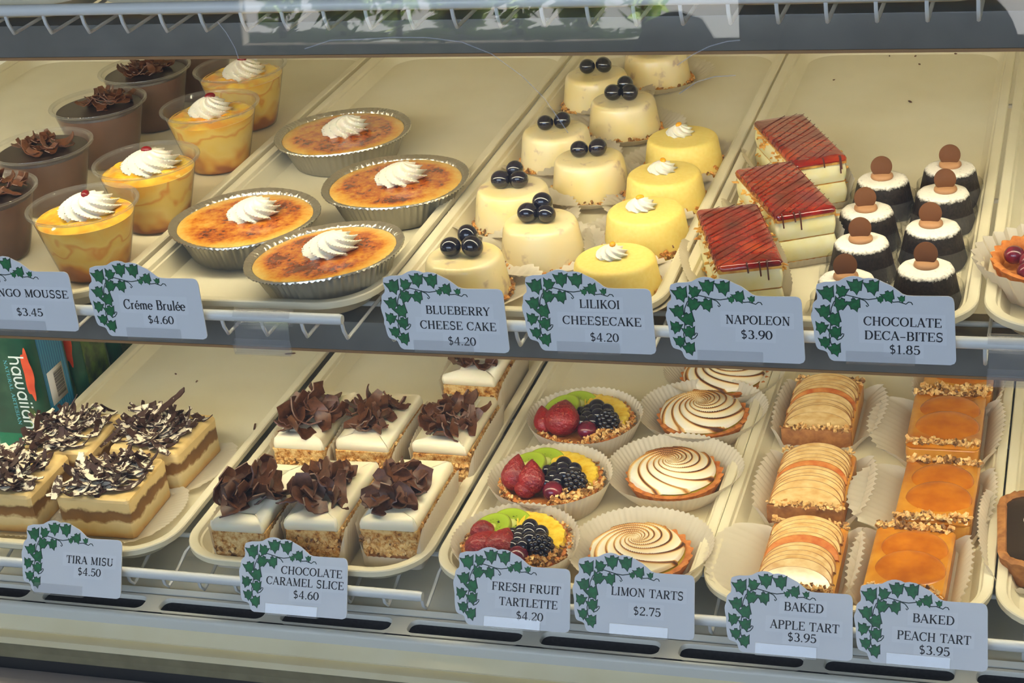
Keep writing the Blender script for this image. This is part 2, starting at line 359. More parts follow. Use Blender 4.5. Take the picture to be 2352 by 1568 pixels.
    def chip(s, p, sx, sy, sz, rng, mi=0, tilt=1.0):
        R = Euler((rng.uniform(-tilt, tilt), rng.uniform(-tilt, tilt), rng.uniform(0, 6.28))).to_matrix().to_4x4()
        T = Matrix.Translation(p) @ R
        j = lambda: rng.uniform(0.55, 1.1)
        vs = [(x * sx * j() / 2, y * sy * j() / 2, z * sz * j() / 2) for x in (-1, 1) for y in (-1, 1) for z in (-1, 1)]
        fs = [(0, 1, 3, 2), (4, 6, 7, 5), (0, 4, 5, 1), (2, 3, 7, 6), (0, 2, 6, 4), (1, 5, 7, 3)]
        return s.add(vs, fs, mi, T, smooth=False)

def obj(name, mb, mats, parent=None, loc=None, rz=0.0, sharp=40, attrname=None):
    me = mb.mesh(name, [mats] if isinstance(mats, str) else mats, sharp, attrname) if isinstance(mb, MB) else mb
    o = bpy.data.objects.new(name, me); C.objects.link(o)
    if parent is not None: o.parent = parent
    if loc is not None: o.location = loc
    if rz: o.rotation_euler = (0, 0, rz)
    return o
def tag(o, label, cat, group=None, kind=None):
    if label: o['label'] = label
    if cat: o['category'] = cat
    if group: o['group'] = group
    if kind: o['kind'] = kind
    return o
def thing(name, label, cat, loc=(0, 0, 0), rz=0.0, group=None, rot=None):
    o = bpy.data.objects.new(name, None); C.objects.link(o)
    o.empty_display_size = 0.02; o.location = loc; o.rotation_euler = rot or (0, 0, rz)
    return tag(o, label, cat, group)
def dup(root, loc, rz=None, label=None, group=None):
    r = root.copy(); C.objects.link(r); r.location = loc
    if rz is not None: r.rotation_euler = (0, 0, rz)
    if label: r['label'] = label
    if group: r['group'] = group
    for ch in list(root.children):
        c = ch.copy(); C.objects.link(c); c.parent = r
        for g in list(ch.children):
            d = g.copy(); C.objects.link(d); d.parent = c
    return r
def part(o, label): o['label'] = label; return o

def rrect(w, d, r, z, n=8, inset=0.0):
    w -= 2 * inset; d -= 2 * inset; r = max(r - inset, 0.001); out = []
    for cx, cy, a0 in ((w / 2 - r, d / 2 - r, 0), (-w / 2 + r, d / 2 - r, 90), (-w / 2 + r, -d / 2 + r, 180), (w / 2 - r, -d / 2 + r, 270)):
        for i in range(n + 1):
            a = math.radians(a0 + 90 * i / n); out.append((cx + r * math.cos(a), cy + r * math.sin(a), z))
    return out

def rosette(R, H, lobes=9, twist=1.1, n=None, dome=0.55):
    """star-tip piped cream: twisted ridges that narrow upwards"""
    n = n or lobes * 10; prof = []; m = MB(); loops = []
    K = 18
    for i in range(K + 1):
        u = i / K
        r = R * (1 - u ** 1.7) ** 0.62 * (0.86 + 0.14 * min(1, u * 6)) if u < 1 else 0.0006
        z = H * (u ** 0.9)
        lp = []
        for j in range(n):
            t = 2 * PI * j / n
            k = math.cos(lobes * (t + twist * u * 1.6))
            rr = r * (1 + 0.17 * k * (1 - u * 0.5) + 0.05 * max(k, 0) ** 3)
            lp.append((rr * math.cos(t), rr * math.sin(t), z + 0.07 * H * k * (1 - u) * (0 if i == 0 else 1)))
        loops.append(lp)
    m.loft(loops, cap0=True, cap1=True); return m

def curl_path(rng, L, curv, n=9):
    """path of a chocolate curl: an arc in its own plane"""
    pts = []
    for i in range(n):
        a = curv * (i / (n - 1) - 0.5); 
        R = L / max(abs(curv), 0.05)
        pts.append(Vector((R * math.sin(a), 0, R * (1 - math.cos(a)))))
    return pts
def add_curl(mb, p, rng, L, W, curv, rot, th=0.0008, mi=0, taper=True):
    E = Euler(rot).to_matrix().to_4x4(); T = Matrix.Translation(p) @ E
    pts = curl_path(rng, L, curv); n = len(pts)
    w = [W * (0.55 + 0.45 * math.sin(PI * min(1, max(0, (i + rng.uniform(-.5, .5)) / (n - 1))))) if taper else W * rng.uniform(.85, 1.1) for i in range(n)]
    side = [(Vector((0, 1, 0)) + Vector((rng.uniform(-.1, .1), 0, rng.uniform(-.2, .2)))) for _ in range(n)]
    mb.ribbon(pts, side, w, th, mi, T)

def pleated_cup(r0, r1, h, n=44, amp=0.0011, z0=0.0004, wob=0.0, rng=None, lip=None, ry=1.0):
    """fluted paper baking cup: round bottom and pleated wall"""
    m = MB(); N = n * 4; ph = [rng.uniform(0, 6.28) for _ in range(3)] if rng else [0, 0, 0]
    loops = []
    prof = [(r0 * 0.98, z0, 0.0), (r0, z0 + 0.0004, 0.3), (r0 + (r1 - r0) * 0.33, h * 0.33, 0.7), (r0 + (r1 - r0) * 0.68, h * 0.68, 0.9), (r1, h, 1.0)]
    if lip: prof.append((r1 + lip, h + 0.001, 1.15))
    for r, z, k in prof:
        lp = []
        for j in range(N):
            t = 2 * PI * j / N
            w = wob * k * (math.sin(2 * t + ph[0]) + 0.6 * math.sin(3 * t + ph[1]) + 0.4 * math.sin(5 * t + ph[2]))
            rr = r + amp * k * math.cos(n * t) + w
            lp.append((rr * math.cos(t), rr * ry * math.sin(t), z + (abs(w) * -0.5 if k > 0.6 else 0) + 0.0006 * k * (1 if z > h * .9 else 0) * math.cos(n * t)))
        loops.append(lp)
    m.loft(loops, cap0=True); return m

def paper_box(w, d, h, fl, fr, rng, ff=0.002, fb=0.004, amp=0.0012, n=60):
    """rectangular paper case: flat bottom, pleated long sides flared by fl / fr, low ends"""
    m = MB()
    base = rrect(w, d, 0.006, 0.0004, 6); N = len(base)
    # resample evenly
    P = [Vector(p) for p in base] + [Vector(base[0])]; cum = [0]
    for i in range(N): cum.append(cum[-1] + (P[i + 1] - P[i]).length)
    Ltot = cum[-1]; K = n * 3; pts = []
    i = 0
    for k in range(K):
        s = Ltot * k / K
        while cum[i + 1] < s: i += 1
        f = (s - cum[i]) / max(cum[i + 1] - cum[i], 1e-9); pts.append(P[i].lerp(P[i + 1], f))
    loops = []
    for u in (0, 0.02, 0.35, 0.7, 1.0):
        lp = []
        for k, p in enumerate(pts):
            ex = 1 if p.x > 0 else -1; sidew = min(1, max(0, (abs(p.x) - w * 0.42) / (w * 0.08)))
            endw = min(1, max(0, (abs(p.y) - d * 0.42) / (d * 0.08)))
            fx = (fr if ex > 0 else fl) * sidew; fy = (ff if p.y < 0 else fb) * endw
            bulge = math.cos(p.y / d * PI) ** 0.5 if abs(p.y) < d * .499 else 0
            rip = amp * u * math.cos(2 * PI * k / 3.0 * 1.0) if k % 3 else amp * u
            hh = h * (sidew + (1 - sidew) * 0.30) * (0.8 + 0.2 * bulge)
            lp.append((p.x + ex * (fx * u * (0.35 + 0.65 * bulge) * (1 + 0.3 * u) + rip * sidew), p.y + (1 if p.y > 0 else -1) * (fy * u + rip * endw),
                       0.0004 + hh * u * (1.0 - 0.25 * min(1, abs(fx) / 0.04) * u)))
        loops.append(lp)
    m.loft(loops, cap0=True); return m

# ------------------------------------------------------------------ lettering (own serif and rounded strokes)
T_, t_ = 0.172, 0.075
def gL(x0, y0, x1, y1, w): return ('L', x0, y0, x1, y1, w)
def gA(cx, cy, rx, ry, a0, a1, k=None): return ('A', cx, cy, rx, ry, a0, a1, k)
def gV(x): return gL(x, 0, x, 1, T_)
def gS(x, y, h=0.13): return gL(x - h, y + (t_ / 2 if y < .5 else -t_ / 2), x + h, y + (t_ / 2 if y < .5 else -t_ / 2), t_)
hi, lo = 1 - t_ / 2, t_ / 2
_C = [gA(.47, .5, .37, .472, 48, 312), gL(.76, 1, .76, .68, t_), gL(.76, .28, .74, .16, t_)]
_P = [gV(.2), gL(.07, hi, .42, hi, t_), gL(.2, .5, .42, .5, t_), gA(.42, .735, .24, .237, -90, 90), gS(.2, 0, .15)]
GL = {
 'A': (.86, [gL(.1, 0, .41, 1, t_), gL(.39, 1, .74, 0, T_), gL(.2, .34, .6, .34, t_), gS(.1, 0, .1), gS(.75, 0, .12)]),
 'B': (.80, [gV(.2), gL(.07, hi, .43, hi, t_), gL(.2, .53, .45, .53, t_), gL(.07, lo, .45, lo, t_), gA(.43, .75, .21, .222, -90, 90), gA(.45, .28, .25, .25, -90, 90)]),
 'C': (.86, _C), 'G': (.92, [gA(.47, .5, .37, .472, 48, 318), gL(.76, 1, .76, .68, t_), gL(.74, .42, .74, .04, T_ * .9), gS(.74, .44, .13)]),
 'D': (.90, [gV(.2), gL(.07, hi, .4, hi, t_), gL(.07, lo, .4, lo, t_), gA(.4, .5, .38, .472, -90, 90)]),
 'E': (.80, [gV(.2), gL(.07, hi, .68, hi, t_), gL(.07, lo, .72, lo, t_), gL(.2, .51, .52, .51, t_), gL(.68, 1, .68, .77, t_), gL(.72, 0, .72, .25, t_), gL(.52, .62, .52, .4, t_)]),
 'F': (.76, [gV(.2), gL(.07, hi, .68, hi, t_), gL(.2, .51, .52, .51, t_), gL(.68, 1, .68, .77, t_), gL(.52, .62, .52, .4, t_), gS(.2, 0, .15)]),
 'H': (.94, [gV(.2), gV(.73), gL(.2, .51, .73, .51, t_), gS(.2, 0), gS(.2, 1), gS(.73, 0), gS(.73, 1)]),
 'I': (.40, [gV(.2), gS(.2, 0, .14), gS(.2, 1, .14)]),
 'K': (.88, [gV(.2), gS(.2, 0), gS(.2, 1), gL(.7, 1, .24, .42, t_), gL(.36, .56, .74, 0, T_), gS(.69, 1, .12), gS(.75, 0, .12)]),
 'L': (.74, [gV(.2), gS(.2, 1, .14), gL(.07, lo, .67, lo, t_), gL(.67, 0, .67, .27, t_)]),
 'M': (1.06, [gL(.18, 0, .18, 1, t_), gL(.18, 1, .5, .04, T_), gL(.5, .04, .83, 1, t_), gL(.86, 0, .86, 1, T_), gS(.18, 0, .11), gS(.86, 0, .13), gS(.15, 1, .1), gS(.88, 1, .11)]),
 'N': (.94, [gL(.2, 0, .2, 1, t_), gL(.2, 1, .75, 0, T_), gL(.75, 0, .75, 1, t_), gS(.2, 0, .12), gS(.75, 1, .12), gS(.14, 1, .1)]),
 'O': (.94, [gA(.46, .5, .37, .472, 0, 360)]), 'P': (.76, _P),
 'R': (.86, _P + [gL(.4, .5, .7, 0, T_), gS(.75, 0, .09)]),
 'S': (.74, [gA(.37, .735, .23, .237, 40, 270, -1), gA(.37, .262, .25, .235, -140, 90, -1), gL(.6, 1, .6, .72, t_), gL(.12, 0, .12, .3, t_)]),
 'T': (.80, [gV(.4), gL(.04, hi, .76, hi, t_), gL(.05, 1, .05, .72, t_), gL(.75, 1, .75, .72, t_), gS(.4, 0, .16)]),
 'U': (.92, [gL(.2, 1, .2, .3, T_), gA(.46, .3, .26, .275, 180, 360), gL(.72, 1, .72, .3, t_), gS(.2, 1, .14), gS(.72, 1, .12)]),
 'Y': (.82, [gL(.1, 1, .4, .45, T_), gL(.7, 1, .4, .45, t_), gL(.4, .5, .4, 0, T_), gS(.4, 0, .15), gS(.11, 1, .1), gS(.7, 1, .1)]),
 'r': (.50, [gL(.16, 0, .16, .6, T_ * .85), gS(.16, 0, .13), gL(.04, .58, .16, .58, t_), gA(.34, .4, .16, .2, 60, 160)]),
 'e': (.58, [gA(.3, .31, .23, .29, 0, 320), gL(.08, .33, .52, .33, t_)]),
 'm': (.98, [gL(.16, 0, .16, .6, T_ * .85), gL(.48, 0, .48, .4, T_ * .85), gL(.8, 0, .8, .4, T_ * .85), gA(.32, .4, .16, .2, 0, 180), gA(.64, .4, .16, .2, 0, 180), gS(.16, 0, .1), gS(.48, 0, .1), gS(.8, 0, .1)]),
 'u': (.68, [gL(.15, .6, .15, .2, T_ * .85), gA(.32, .2, .17, .19, 180, 360), gL(.5, .6, .5, 0, T_ * .85), gS(.54, 0, .08), gL(.03, .58, .15, .58, t_), gL(.4, .58, .5, .58, t_)]),
 'l': (.34, [gL(.16, 0, .16, 1, T_ * .85), gS(.16, 0, .12), gL(.04, hi, .16, hi, t_)]),
 '0': (.72, [gA(.36, .5, .27, .472, 0, 360)]), '1': (.58, [gL(.3, 0, .3, 1, T_ * .9), gS(.3, 0, .16), gL(.3, .98, .12, .84, t_)]),
 '2': (.72, [gA(.34, .72, .24, .25, -30, 165), gL(.55, .6, .1, .07, t_ * 1.3), gL(.07, .06, .62, .06, T_ * .8), gL(.63, 0, .63, .2, t_)]),
 '3': (.70, [gA(.32, .74, .22, .23, -90, 150), gA(.33, .27, .26, .245, -150, 90)]),
 '4': (.76, [gL(.5, 0, .5, 1, T_ * .9), gL(.5, 1, .06, .3, t_), gL(.04, .28, .7, .28, t_ * 1.2), gS(.5, 0, .14)]),
 '5': (.70, [gL(.17, .94, .58, .94, T_ * .8), gL(.16, .97, .14, .5, t_), gA(.33, .32, .27, .29, -150, 130)]),
 '6': (.72, [gA(.36, .31, .26, .29, 0, 360), gA(.58, .33, .48, .645, 95, 180)]),
 '7': (.68, [gL(.06, .94, .62, .94, T_ * .8), gL(.62, .94, .28, 0, T_ * .8), gL(.07, 1, .07, .76, t_)]),
 '8': (.72, [gA(.35, .745, .2, .225, 0, 360), gA(.35, .27, .25, .25, 0, 360)]),
 '9': (.72, [gA(.36, .69, .26, .29, 0, 360), gA(.14, .67, .48, .645, -85, 0)]),
 '$': (.74, [gA(.37, .72, .21, .19, 40, 270, -1), gA(.37, .3, .23, .22, -140, 90, -1), gL(.37, -.1, .37, 1.1, t_)]),
 '.': (.34, [gL(.1, .07, .24, .07, .14)]), '-': (.62, [gL(.06, .36, .56, .36, t_ * 1.3)]), ' ': (.42, []),
}
_e = GL['e']; GL['é'] = (_e[0], _e[1] + [gL(.26, .7, .4, .9, t_ * 1.6)])
w_ = 0.105
RG = {  # rounded sans for the bottle
 'h': (.66, [gL(.12, 0, .12, 1, w_), gA(.33, .36, .21, .24, 0, 180, w_), gL(.54, 0, .54, .36, w_)]),
 'a': (.70, [gA(.34, .3, .24, .27, 0, 360, w_), gL(.58, 0, .58, .6, w_)]),
 'w': (.92, [gA(.25, .26, .17, .23, 180, 360, w_), gA(.61, .26, .17, .23, 180, 360, w_), gL(.08, .26, .08, .6, w_), gL(.43, .26, .43, .6, w_), gL(.78, .26, .78, .6, w_)]),
 'i': (.26, [gL(.12, 0, .12, .6, w_), gL(.12, .75, .12, .87, w_)]),
 'n': (.66, [gL(.12, 0, .12, .6, w_), gA(.33, .36, .21, .24, 0, 180, w_), gL(.54, 0, .54, .36, w_)]),
}
def text_mesh(mb, s, x0, x1, yb, cap, T, mi=0, font=None, z=0.0003):
    """strokes of one line of writing between x0 and x1 on a baseline yb, cap height cap"""
    F = font or GL; adv = sum(F[c][0] for c in s) - 0.1
    sx = (x1 - x0) / adv; x = x0; dz = 0
    for c in s:
        a, prims = F[c]
        for p in prims:
            dz = (dz + 1) % 7; zz = z + dz * 0.000004
            if p[0] == 'L':
                _, ax, ay, bx, by, w = p
                A = Vector((x + ax * sx, yb + ay * cap, zz)); B = Vector((x + bx * sx, yb + by * cap, zz))
                d = (B - A)
                if d.length < 1e-9: continue
                d.normalize(); nrm = Vector((-d.y, d.x, 0)) * (w * (0.5 * sx + 0.5 * cap) / 2)
                mb.add([A - nrm, B - nrm, B + nrm, A + nrm], [(0, 1, 2, 3)], mi, T, smooth=False)
            else:
                _, cx, cy, rx, ry, a0, a1, k = p; n = 18; vs = []; fs = []
                for i in range(n + 1):
                    t = math.radians(a0 + (a1 - a0) * i / n); ct, st = math.cos(t), math.sin(t)
                    if k is None: w = t_ + (T_ - t_) * abs(ct) ** 1.3
                    elif k == -1: w = t_ + (T_ - t_) * (0.35 + 0.65 * abs(math.sin(t) if (0 < 1) else 0)) * .8
                    else: w = k
                    for q in (1, -1):
                        nx, ny = ct * ry, st * rx; l = math.hypot(nx, ny); nx /= l; ny /= l
                        vs.append((x + (cx + rx * ct + q * nx * w / 2) * sx, yb + (cy + ry * st + q * ny * w / 2) * cap, zz))
                    if i: fs.append((2 * i - 2, 2 * i - 1, 2 * i + 1, 2 * i))
                mb.add(vs, fs, mi, T, smooth=False)
        x += a * sx

build_materials()
XL, XR = -1.75, 0.75            # the case runs on to both sides of the frame
Z_TOP, Z_MID, Z_LOW = 1.131, 0.860, 0.584     # front rails
RIM_T, RIM_U, RIM_L = 1.133, 0.862, 0.601     # tray rims
FLOOR_U, FLOOR_L = RIM_U - 0.0183, RIM_L - 0.0183

# ------------------------------------------------------------------ room and street behind the photographer
def struct(name, mb, m, **k):
    o = obj(name, mb, m, **k); o['kind'] = 'structure'; return o
struct('floor', MB().box(-7, 7, -3.7, 4, -0.05, 0), 'shop_floor')
struct('ceiling', MB().box(-7, 7, -3.86, 4, 2.8, 2.85), 'shop_wall')
struct('wall_front', MB().box(-7, -3.02, -3.72, -3.66, 0, 2.8).box(-1.15, -0.33, -3.72, -3.66, 0, 2.8).box(-0.20, 7, -3.72, -3.66, 0, 2.8), 'shop_wall')
struct('wall_back', MB().box(-5, 5, 3.9, 4.0, 0, 2.8), 'shop_wall')
struct('pavement', MB().box(-14, 14, -16, -3.7, -0.06, -0.01), 'pavement')

# ------------------------------------------------------------------ display case
case = thing('display_case', 'white refrigerated pastry display case with a tall glass front', 'display case', (0, 0, 0))
def extrude_x(prof, x0=XL, x1=XR, mi=0, mb=None):
    mb = mb or MB()
    mb.loft([[(x0, y, z) for y, z in prof], [(x1, y, z) for y, z in prof]], mi, None, True, True, smooth=False); return mb
def row(y, z=None, yy=None):
    p = onz(0, y, z) if z is not None else ony(0, y, yy)
    return p.y, p.z
obj('deck', MB().box(XL, XR, 1.302, 2.06, 0.525, 0.545), 'deck', case)
obj('base', MB().box(XL, XR, 1.30, 2.06, 0.0, 0.44), 'grille', case)
obj('rear_panel', MB().box(XL, XR, 2.06, 2.09, 0.0, 1.55), 'deck', case)
obj('end_panel', MB().box(XL - 0.02, XL, 1.2, 2.09, 0.0, 1.55), 'deck', case)
obj('end_panel', MB().box(XR, XR + 0.02, 1.2, 2.09, 0.0, 1.55), 'deck', case)
obj('top_panel', MB().box(XL, XR, 1.26, 2.09, 1.52, 1.55), 'deck', case)
# vent grille with rounded slots
g = MB(); P0, PITCH = -0.839, 0.1265
for k in range(-7, 12):
    xa, xb = P0 + PITCH * k, P0 + PITCH * (k + 1); xm = (xa + xb) / 2
    inn = [(x + xm, y + 1.2822, z) for x, y, z in rrect(PITCH - 0.017, 0.0205, 0.0075, 0, 6)]
    def outer(p):
        dx, dy = (p[0] - xm), (p[1] - 1.2822); s = min((PITCH / 2) / max(abs(dx), 1e-9), 0.0165 / max(abs(dy), 1e-9))
        return (xm + dx * s, 1.2822 + dy * s)
    out = [outer(p) for p in inn]
    L0 = [(x, y, 0.545) for x, y in out]; L1 = [(x, y, 0.545) for x, y, _ in inn]
    c = [((x - xm) * 0.985 + xm, (y - 1.2822) * 0.93 + 1.2822, 0.5435) for x, y, _ in inn]
    c2 = [(x, y, 0.5405) for x, y, _ in c]
    g.loft([L0, L1, c, c2])
extrude_x([(1.2665, 0.5449), (1.2640, 0.5447), (1.2618, 0.5436), (1.2607, 0.5415), (1.2603, 0.531), (1.2665, 0.531)], mb=g)
extrude_x([(1.2987, 0.545), (1.3035, 0.5478), (1.3055, 0.5455), (1.3055, 0.53), (1.2987, 0.53)], mb=g)
obj('vent_grille', g, 'grille', case, sharp=50)
obj('slot_shade', MB().box(XL, XR, 1.2645, 1.3015, 0.495, 0.515).box(XL, XR, 1.2975, 1.3015, 0.515, 0.5400), 'dark', case)  # dark boxes put in for the shade down the slots
s1 = row(1440, z=0.5235); s2 = row(1455, z=0.5125)
obj('sill', extrude_x([(1.2610, 0.5335), s1, (s1[0] + .0005, s1[1] - .0018), (s1[0] + .013, s1[1] - .0022), (s1[0] + .013, 0.49), (1.262, 0.49)]), 'sill', case)
a = row(1455, z=0.5140); b = row(1461, z=0.5133); c = row(1471, z=0.507)
obj('glass_channel', extrude_x([(s1[0] + .0128, a[1]), a, b, c, (c[0], 0.485), (s1[0] + .0128, 0.485)]), 'sill', case)
d = row(1477, z=0.5030); e = row(1503, z=0.491)
obj('lower_trim', extrude_x([(c[0] - 0.0003, 0.505), d, e, (e[0], 0.47), (c[0] - 0.0003, 0.47)]), 'trim_shade', case)
f = row(1530, z=0.478)
obj('gasket', extrude_x([(e[0] - 0.0003, 0.4895), (f[0], 0.479), (f[0], 0.46), (e[0] - 0.0003, 0.46)]), 'black', case)
obj('front_panel', MB().box(XL, XR, f[0] - 0.05, f[0] - 0.0005, 0.0, 0.4785, bev=0.002), 'front_paint', case)
# tilted glass front
gl = MB(); gy0, gz0, gy1, gz1, gt = 1.205, 0.500, 1.246, 1.52, 0.006
gl.loft([[(XL, gy0, gz0), (XL, gy0 - gt, gz0), (XL, gy1 - gt, gz1), (XL, gy1, gz1)], [(XR, gy0, gz0), (XR, gy0 - gt, gz0), (XR, gy1 - gt, gz1), (XR, gy1, gz1)]], 0, None, True, True, smooth=False)
pane = obj('glass_pane', gl, 'glass', case, sharp=0)
def onglass(px, py):
    d = ray(px, py); nn = Vector((0, -(gz1 - gz0), gy1 - gy0)).normalized(); p0 = Vector((0, gy0 - gt, gz0))
    return Vector((0, 0, CAM_Z)) + d * ((p0 - Vector((0, 0, CAM_Z))).dot(nn) / d.dot(nn)) + nn * 0.0002
for arc in ([(700, 112), (760, 92), (830, 90), (900, 86), (980, 86), (1060, 96), (1130, 124), (1200, 175), (1250, 225), (1285, 275), (1305, 305)],
            [(1555, 150), (1590, 126), (1630, 106), (1670, 95), (1700, 92)], [(500, 50), (520, 75), (540, 110), (548, 135)], [(1560, 215), (1600, 188), (1640, 176), (1690, 173)]):
    obj('scratch', MB().ribbon([onglass(*q) for q in arc], Vector((.3, 0, 1)), 0.0008, 0.00006), 'scratch', pane)

# ------------------------------------------------------------------ wire shelves and the lamps under them
def wire_mesh(zr, zs):
    return MB().tube([(0, 1.2755, zr - 0.003), (0, 1.2775, zr - 0.012), (0, 1.283, min(zs, zr - 0.0185)), (0, 1.288, min(zs, zr - 0.018)), (0, 1.325, zs), (0, 2.0, zs)], 0.0016, 6).mesh('wire', ['white_wire'], 60)
def shelf(label, xa, xb, zr, zs, x_first, pitch):
    s = thing('wire_shelf', label, 'wire shelf', ((xa + xb) / 2, 1.275, zr))
    loc = Vector((-(xa + xb) / 2, -1.275, -zr))
    obj('front_rail', MB().tube([(xa, 1.275, zr), (xa + .003, 1.275, zr), (xb - .003, 1.275, zr), (xb, 1.275, zr)], [0.004, 0.0048, 0.0048, 0.004], 16), 'white_wire', s, loc, sharp=60)
    wm = wire_mesh(zr, zs); x = x_first
    while x < xb + 0.001:
        if x >= xa - 0.001: obj('wire', wm, None, s, loc + Vector((x, 0, 0)))
        x += pitch
    for y in (1.36, 1.62, 1.88):
        obj('crossbar', MB().tube([(xa, y, zs - 0.0041), (xb, y, zs - 0.0041)], 0.0025, 8), 'white_wire', s, loc, sharp=60)
    return s
zs_m, zs_l, zs_t = RIM_U - 0.0237, RIM_L - 0.0237, RIM_T - 0.0237
shelf('left half of the middle white wire shelf, ending beside the blueberry sign', XL + .01, -0.592, Z_MID, zs_m, -0.5935 - 0.0372 * 31, 0.0372)
shelf('right half of the middle white wire shelf, under the cheesecake and napoleon trays', -0.553, XR - .01, Z_MID, zs_m, -0.5515, 0.0372)
shelf('left half of the bottom white wire shelf, its rail ending beside the fresh fruit sign', -1.074, -0.556, Z_LOW, zs_l, -0.5575 - 0.0372 * 13, 0.0372)
shelf('right half of the bottom white wire shelf, under the fruit and apple tarts', -0.519, XR - .01, Z_LOW, zs_l, -0.5175, 0.0372)
shelf('topmost white wire shelf along the upper edge of the photo', XL + .01, XR - .01, Z_TOP, zs_t, XL + .02, 0.0352)

def light_bar(label, z0, pw0, pw1):
    t = thing('shelf_light', label, 'light fixture', (-0.5, 1.35, z0))
    loc = Vector((0.5, -1.35, -z0))
    obj('housing', MB().box(XL + .005, XR - .005, 1.337, 1.395, z0 + 0.0035, z0 + 0.032, bev=0.0015), 'grey_enamel', t, loc)
    obj('glint_strip', MB().box(XL + .005, XR - .005, 1.3375, 1.342, z0 + 0.0008, z0 + 0.0034), 'warm_glint', t, loc)  # warm lamp glint along the lower edge, put in as a tan strip
    for k, (y, tilt, pw) in enumerate(((1.370, 44, pw0), (1.360, -24, pw1))):
        l = area('lamp', (0, 0, 0), (0, 0, 0), 2.4, 0.03, pw, (1.0, 0.89, 0.63))
        l.parent = t; l.location = (0, y - 1.35, 0.002); l.rotation_euler = (math.radians(tilt), 0, 0)
    return t
light_bar('grey light fixture under the topmost shelf, at the top of the photo', 1.0675, 9.6, 0.5)
light_bar('grey light fixture under the middle shelf, behind the upper row of price signs', 0.795, 5.1, 2.8)

# ------------------------------------------------------------------ trays
def tray_mesh():
    m = MB(); w, d, r = 0.247, 0.745, 0.052
    prof = [(.022, -.0217), (.018, -.0195), (.0075, -.0085), (.003, -.0070), (.0002, -.0062), (0, -.004), (0, -.0010), (.0010, 0), (.0075, 0), (.0088, -.0008), (.0102, -.0042), (.0122, -.0046), (.0165, -.0150), (.0195, -.0180), (.0235, -.0187)]
    m.loft([rrect(w, d, r, z, 10, i) for i, z in prof], 0, None, True, True)
    return m.mesh('tray', ['tray'], 35)
TM = tray_mesh()
def tray(x, y0, rim, label):
    return tag(obj('serving_tray', TM, None, None, (x, y0 + 0.3725, rim)), label, 'tray', 'cream serving trays')
for x, lb in ((-1.207, 'empty cream tray at the far left of the upper shelf, behind the chocolate mousse cups'), (-0.957, 'cream tray holding the chocolate and mango mousse cups'),
              (-0.7035, 'cream tray holding four creme brulees in foil'), (-0.4505, 'cream tray holding the blueberry and passion fruit cheesecakes'),
              (-0.2005, 'cream tray holding red glazed slices and small chocolate cakes'), (0.0505, 'upper shelf cream tray at the right edge, holding a berry tart')):
    tray(x, 1.300, RIM_U, lb)
for x, lb in ((-0.9435, 'cream tray holding four tiramisu squares, beside the green bottles'), (-0.6855, 'cream tray holding the chocolate caramel slices'),
              (-0.4325, 'cream tray holding fruit tartlets and meringue tarts'), (-0.185, 'cream tray holding the apple and peach tarts'), (0.064, 'lower shelf cream tray at the right edge, holding a dark chocolate tart')):
    tray(x, 1.2825, RIM_L, lb)
for k in range(7):
    tag(obj('serving_tray', TM, None, None, (-1.42 + 0.25 * k, 1.300 + .3725, RIM_T)), 'cream tray on the topmost shelf, only its shaded underside showing', 'tray', 'trays on the topmost shelf')

# ------------------------------------------------------------------ price signs and their clips
SW, SH = 0.109, 0.069
OUT = [(950,770),(1000,755),(1060,752),(1100,746),(1140,725),(1170,716),(1200,713),(1235,717),(1265,728),(1300,722),(1350,727),(1400,748),(1450,768),(1500,800),(1525,818),(1555,827),(1600,829),(1830,825),(1850,831),(1862,842),(1870,868),(1887,1225),(1886,1240),(1876,1256),(1850,1266),(1060,1268),(1042,1261),(1030,1250),(1020,1230),(1015,1215),(1003,1206),(990,1202),(965,1197),(950,1190),(940,1175),(935,1160),(929,1130),(925,1100),(924,1075),(921,1050),(910,1010),(905,980),(908,960),(915,945),(917,925),(918,905),(922,894),(930,885),(948,870),(950,855),(950,840),(942,815),(943,790)]
LEAVES = [(1020,832,100,.3),(1115,815,80,-.3),(1212,780,95,.1),(1325,783,95,.2),(1435,840,80,.4),(1522,852,45,.2),(1378,858,45,.1),(1105,898,90,-.4),(1205,898,85,.3),(997,950,90,.3),(1068,1000,95,.5),(975,1055,80,-.2),(1072,1085,85,.2),(1000,1150,75,.1),(1070,1195,85,.3)]
VINES = [[(1595,885),(1585,870),(1568,868),(1550,882),(1525,875),(1500,868),(1465,872),(1430,852),(1390,840),(1350,852),(1300,860),(1250,856),(1200,845),(1150,835),(1100,850),(1065,880),(1045,925),(1042,975),(1040,1040),(1030,1100),(1040,1150),(1060,1190)],
         [(1240,856),(1275,868),(1292,886),(1300,898),(1290,906),(1282,896)], [(1085,1130),(1110,1120),(1128,1100),(1130,1088),(1118,1086),(1114,1098)], [(1195,845),(1190,870),(1205,895)]]
LEAF = [(.02,-.58),(.14,-.36),(.22,-.28),(.34,-.30),(.40,-.08),(.44,.12),(.54,.44),(.34,.36),(.22,.34),(.16,.52),(.02,.50),(-.10,.52),(-.14,.34),(-.30,.36),(-.54,.48),(-.44,.16),(-.36,-.02),(-.36,-.26),(-.20,-.26),(-.10,-.36)]
su = lambda x: (x - 905) / 982 * SW
sv = lambda y: (1268 - y) / 553 * SH
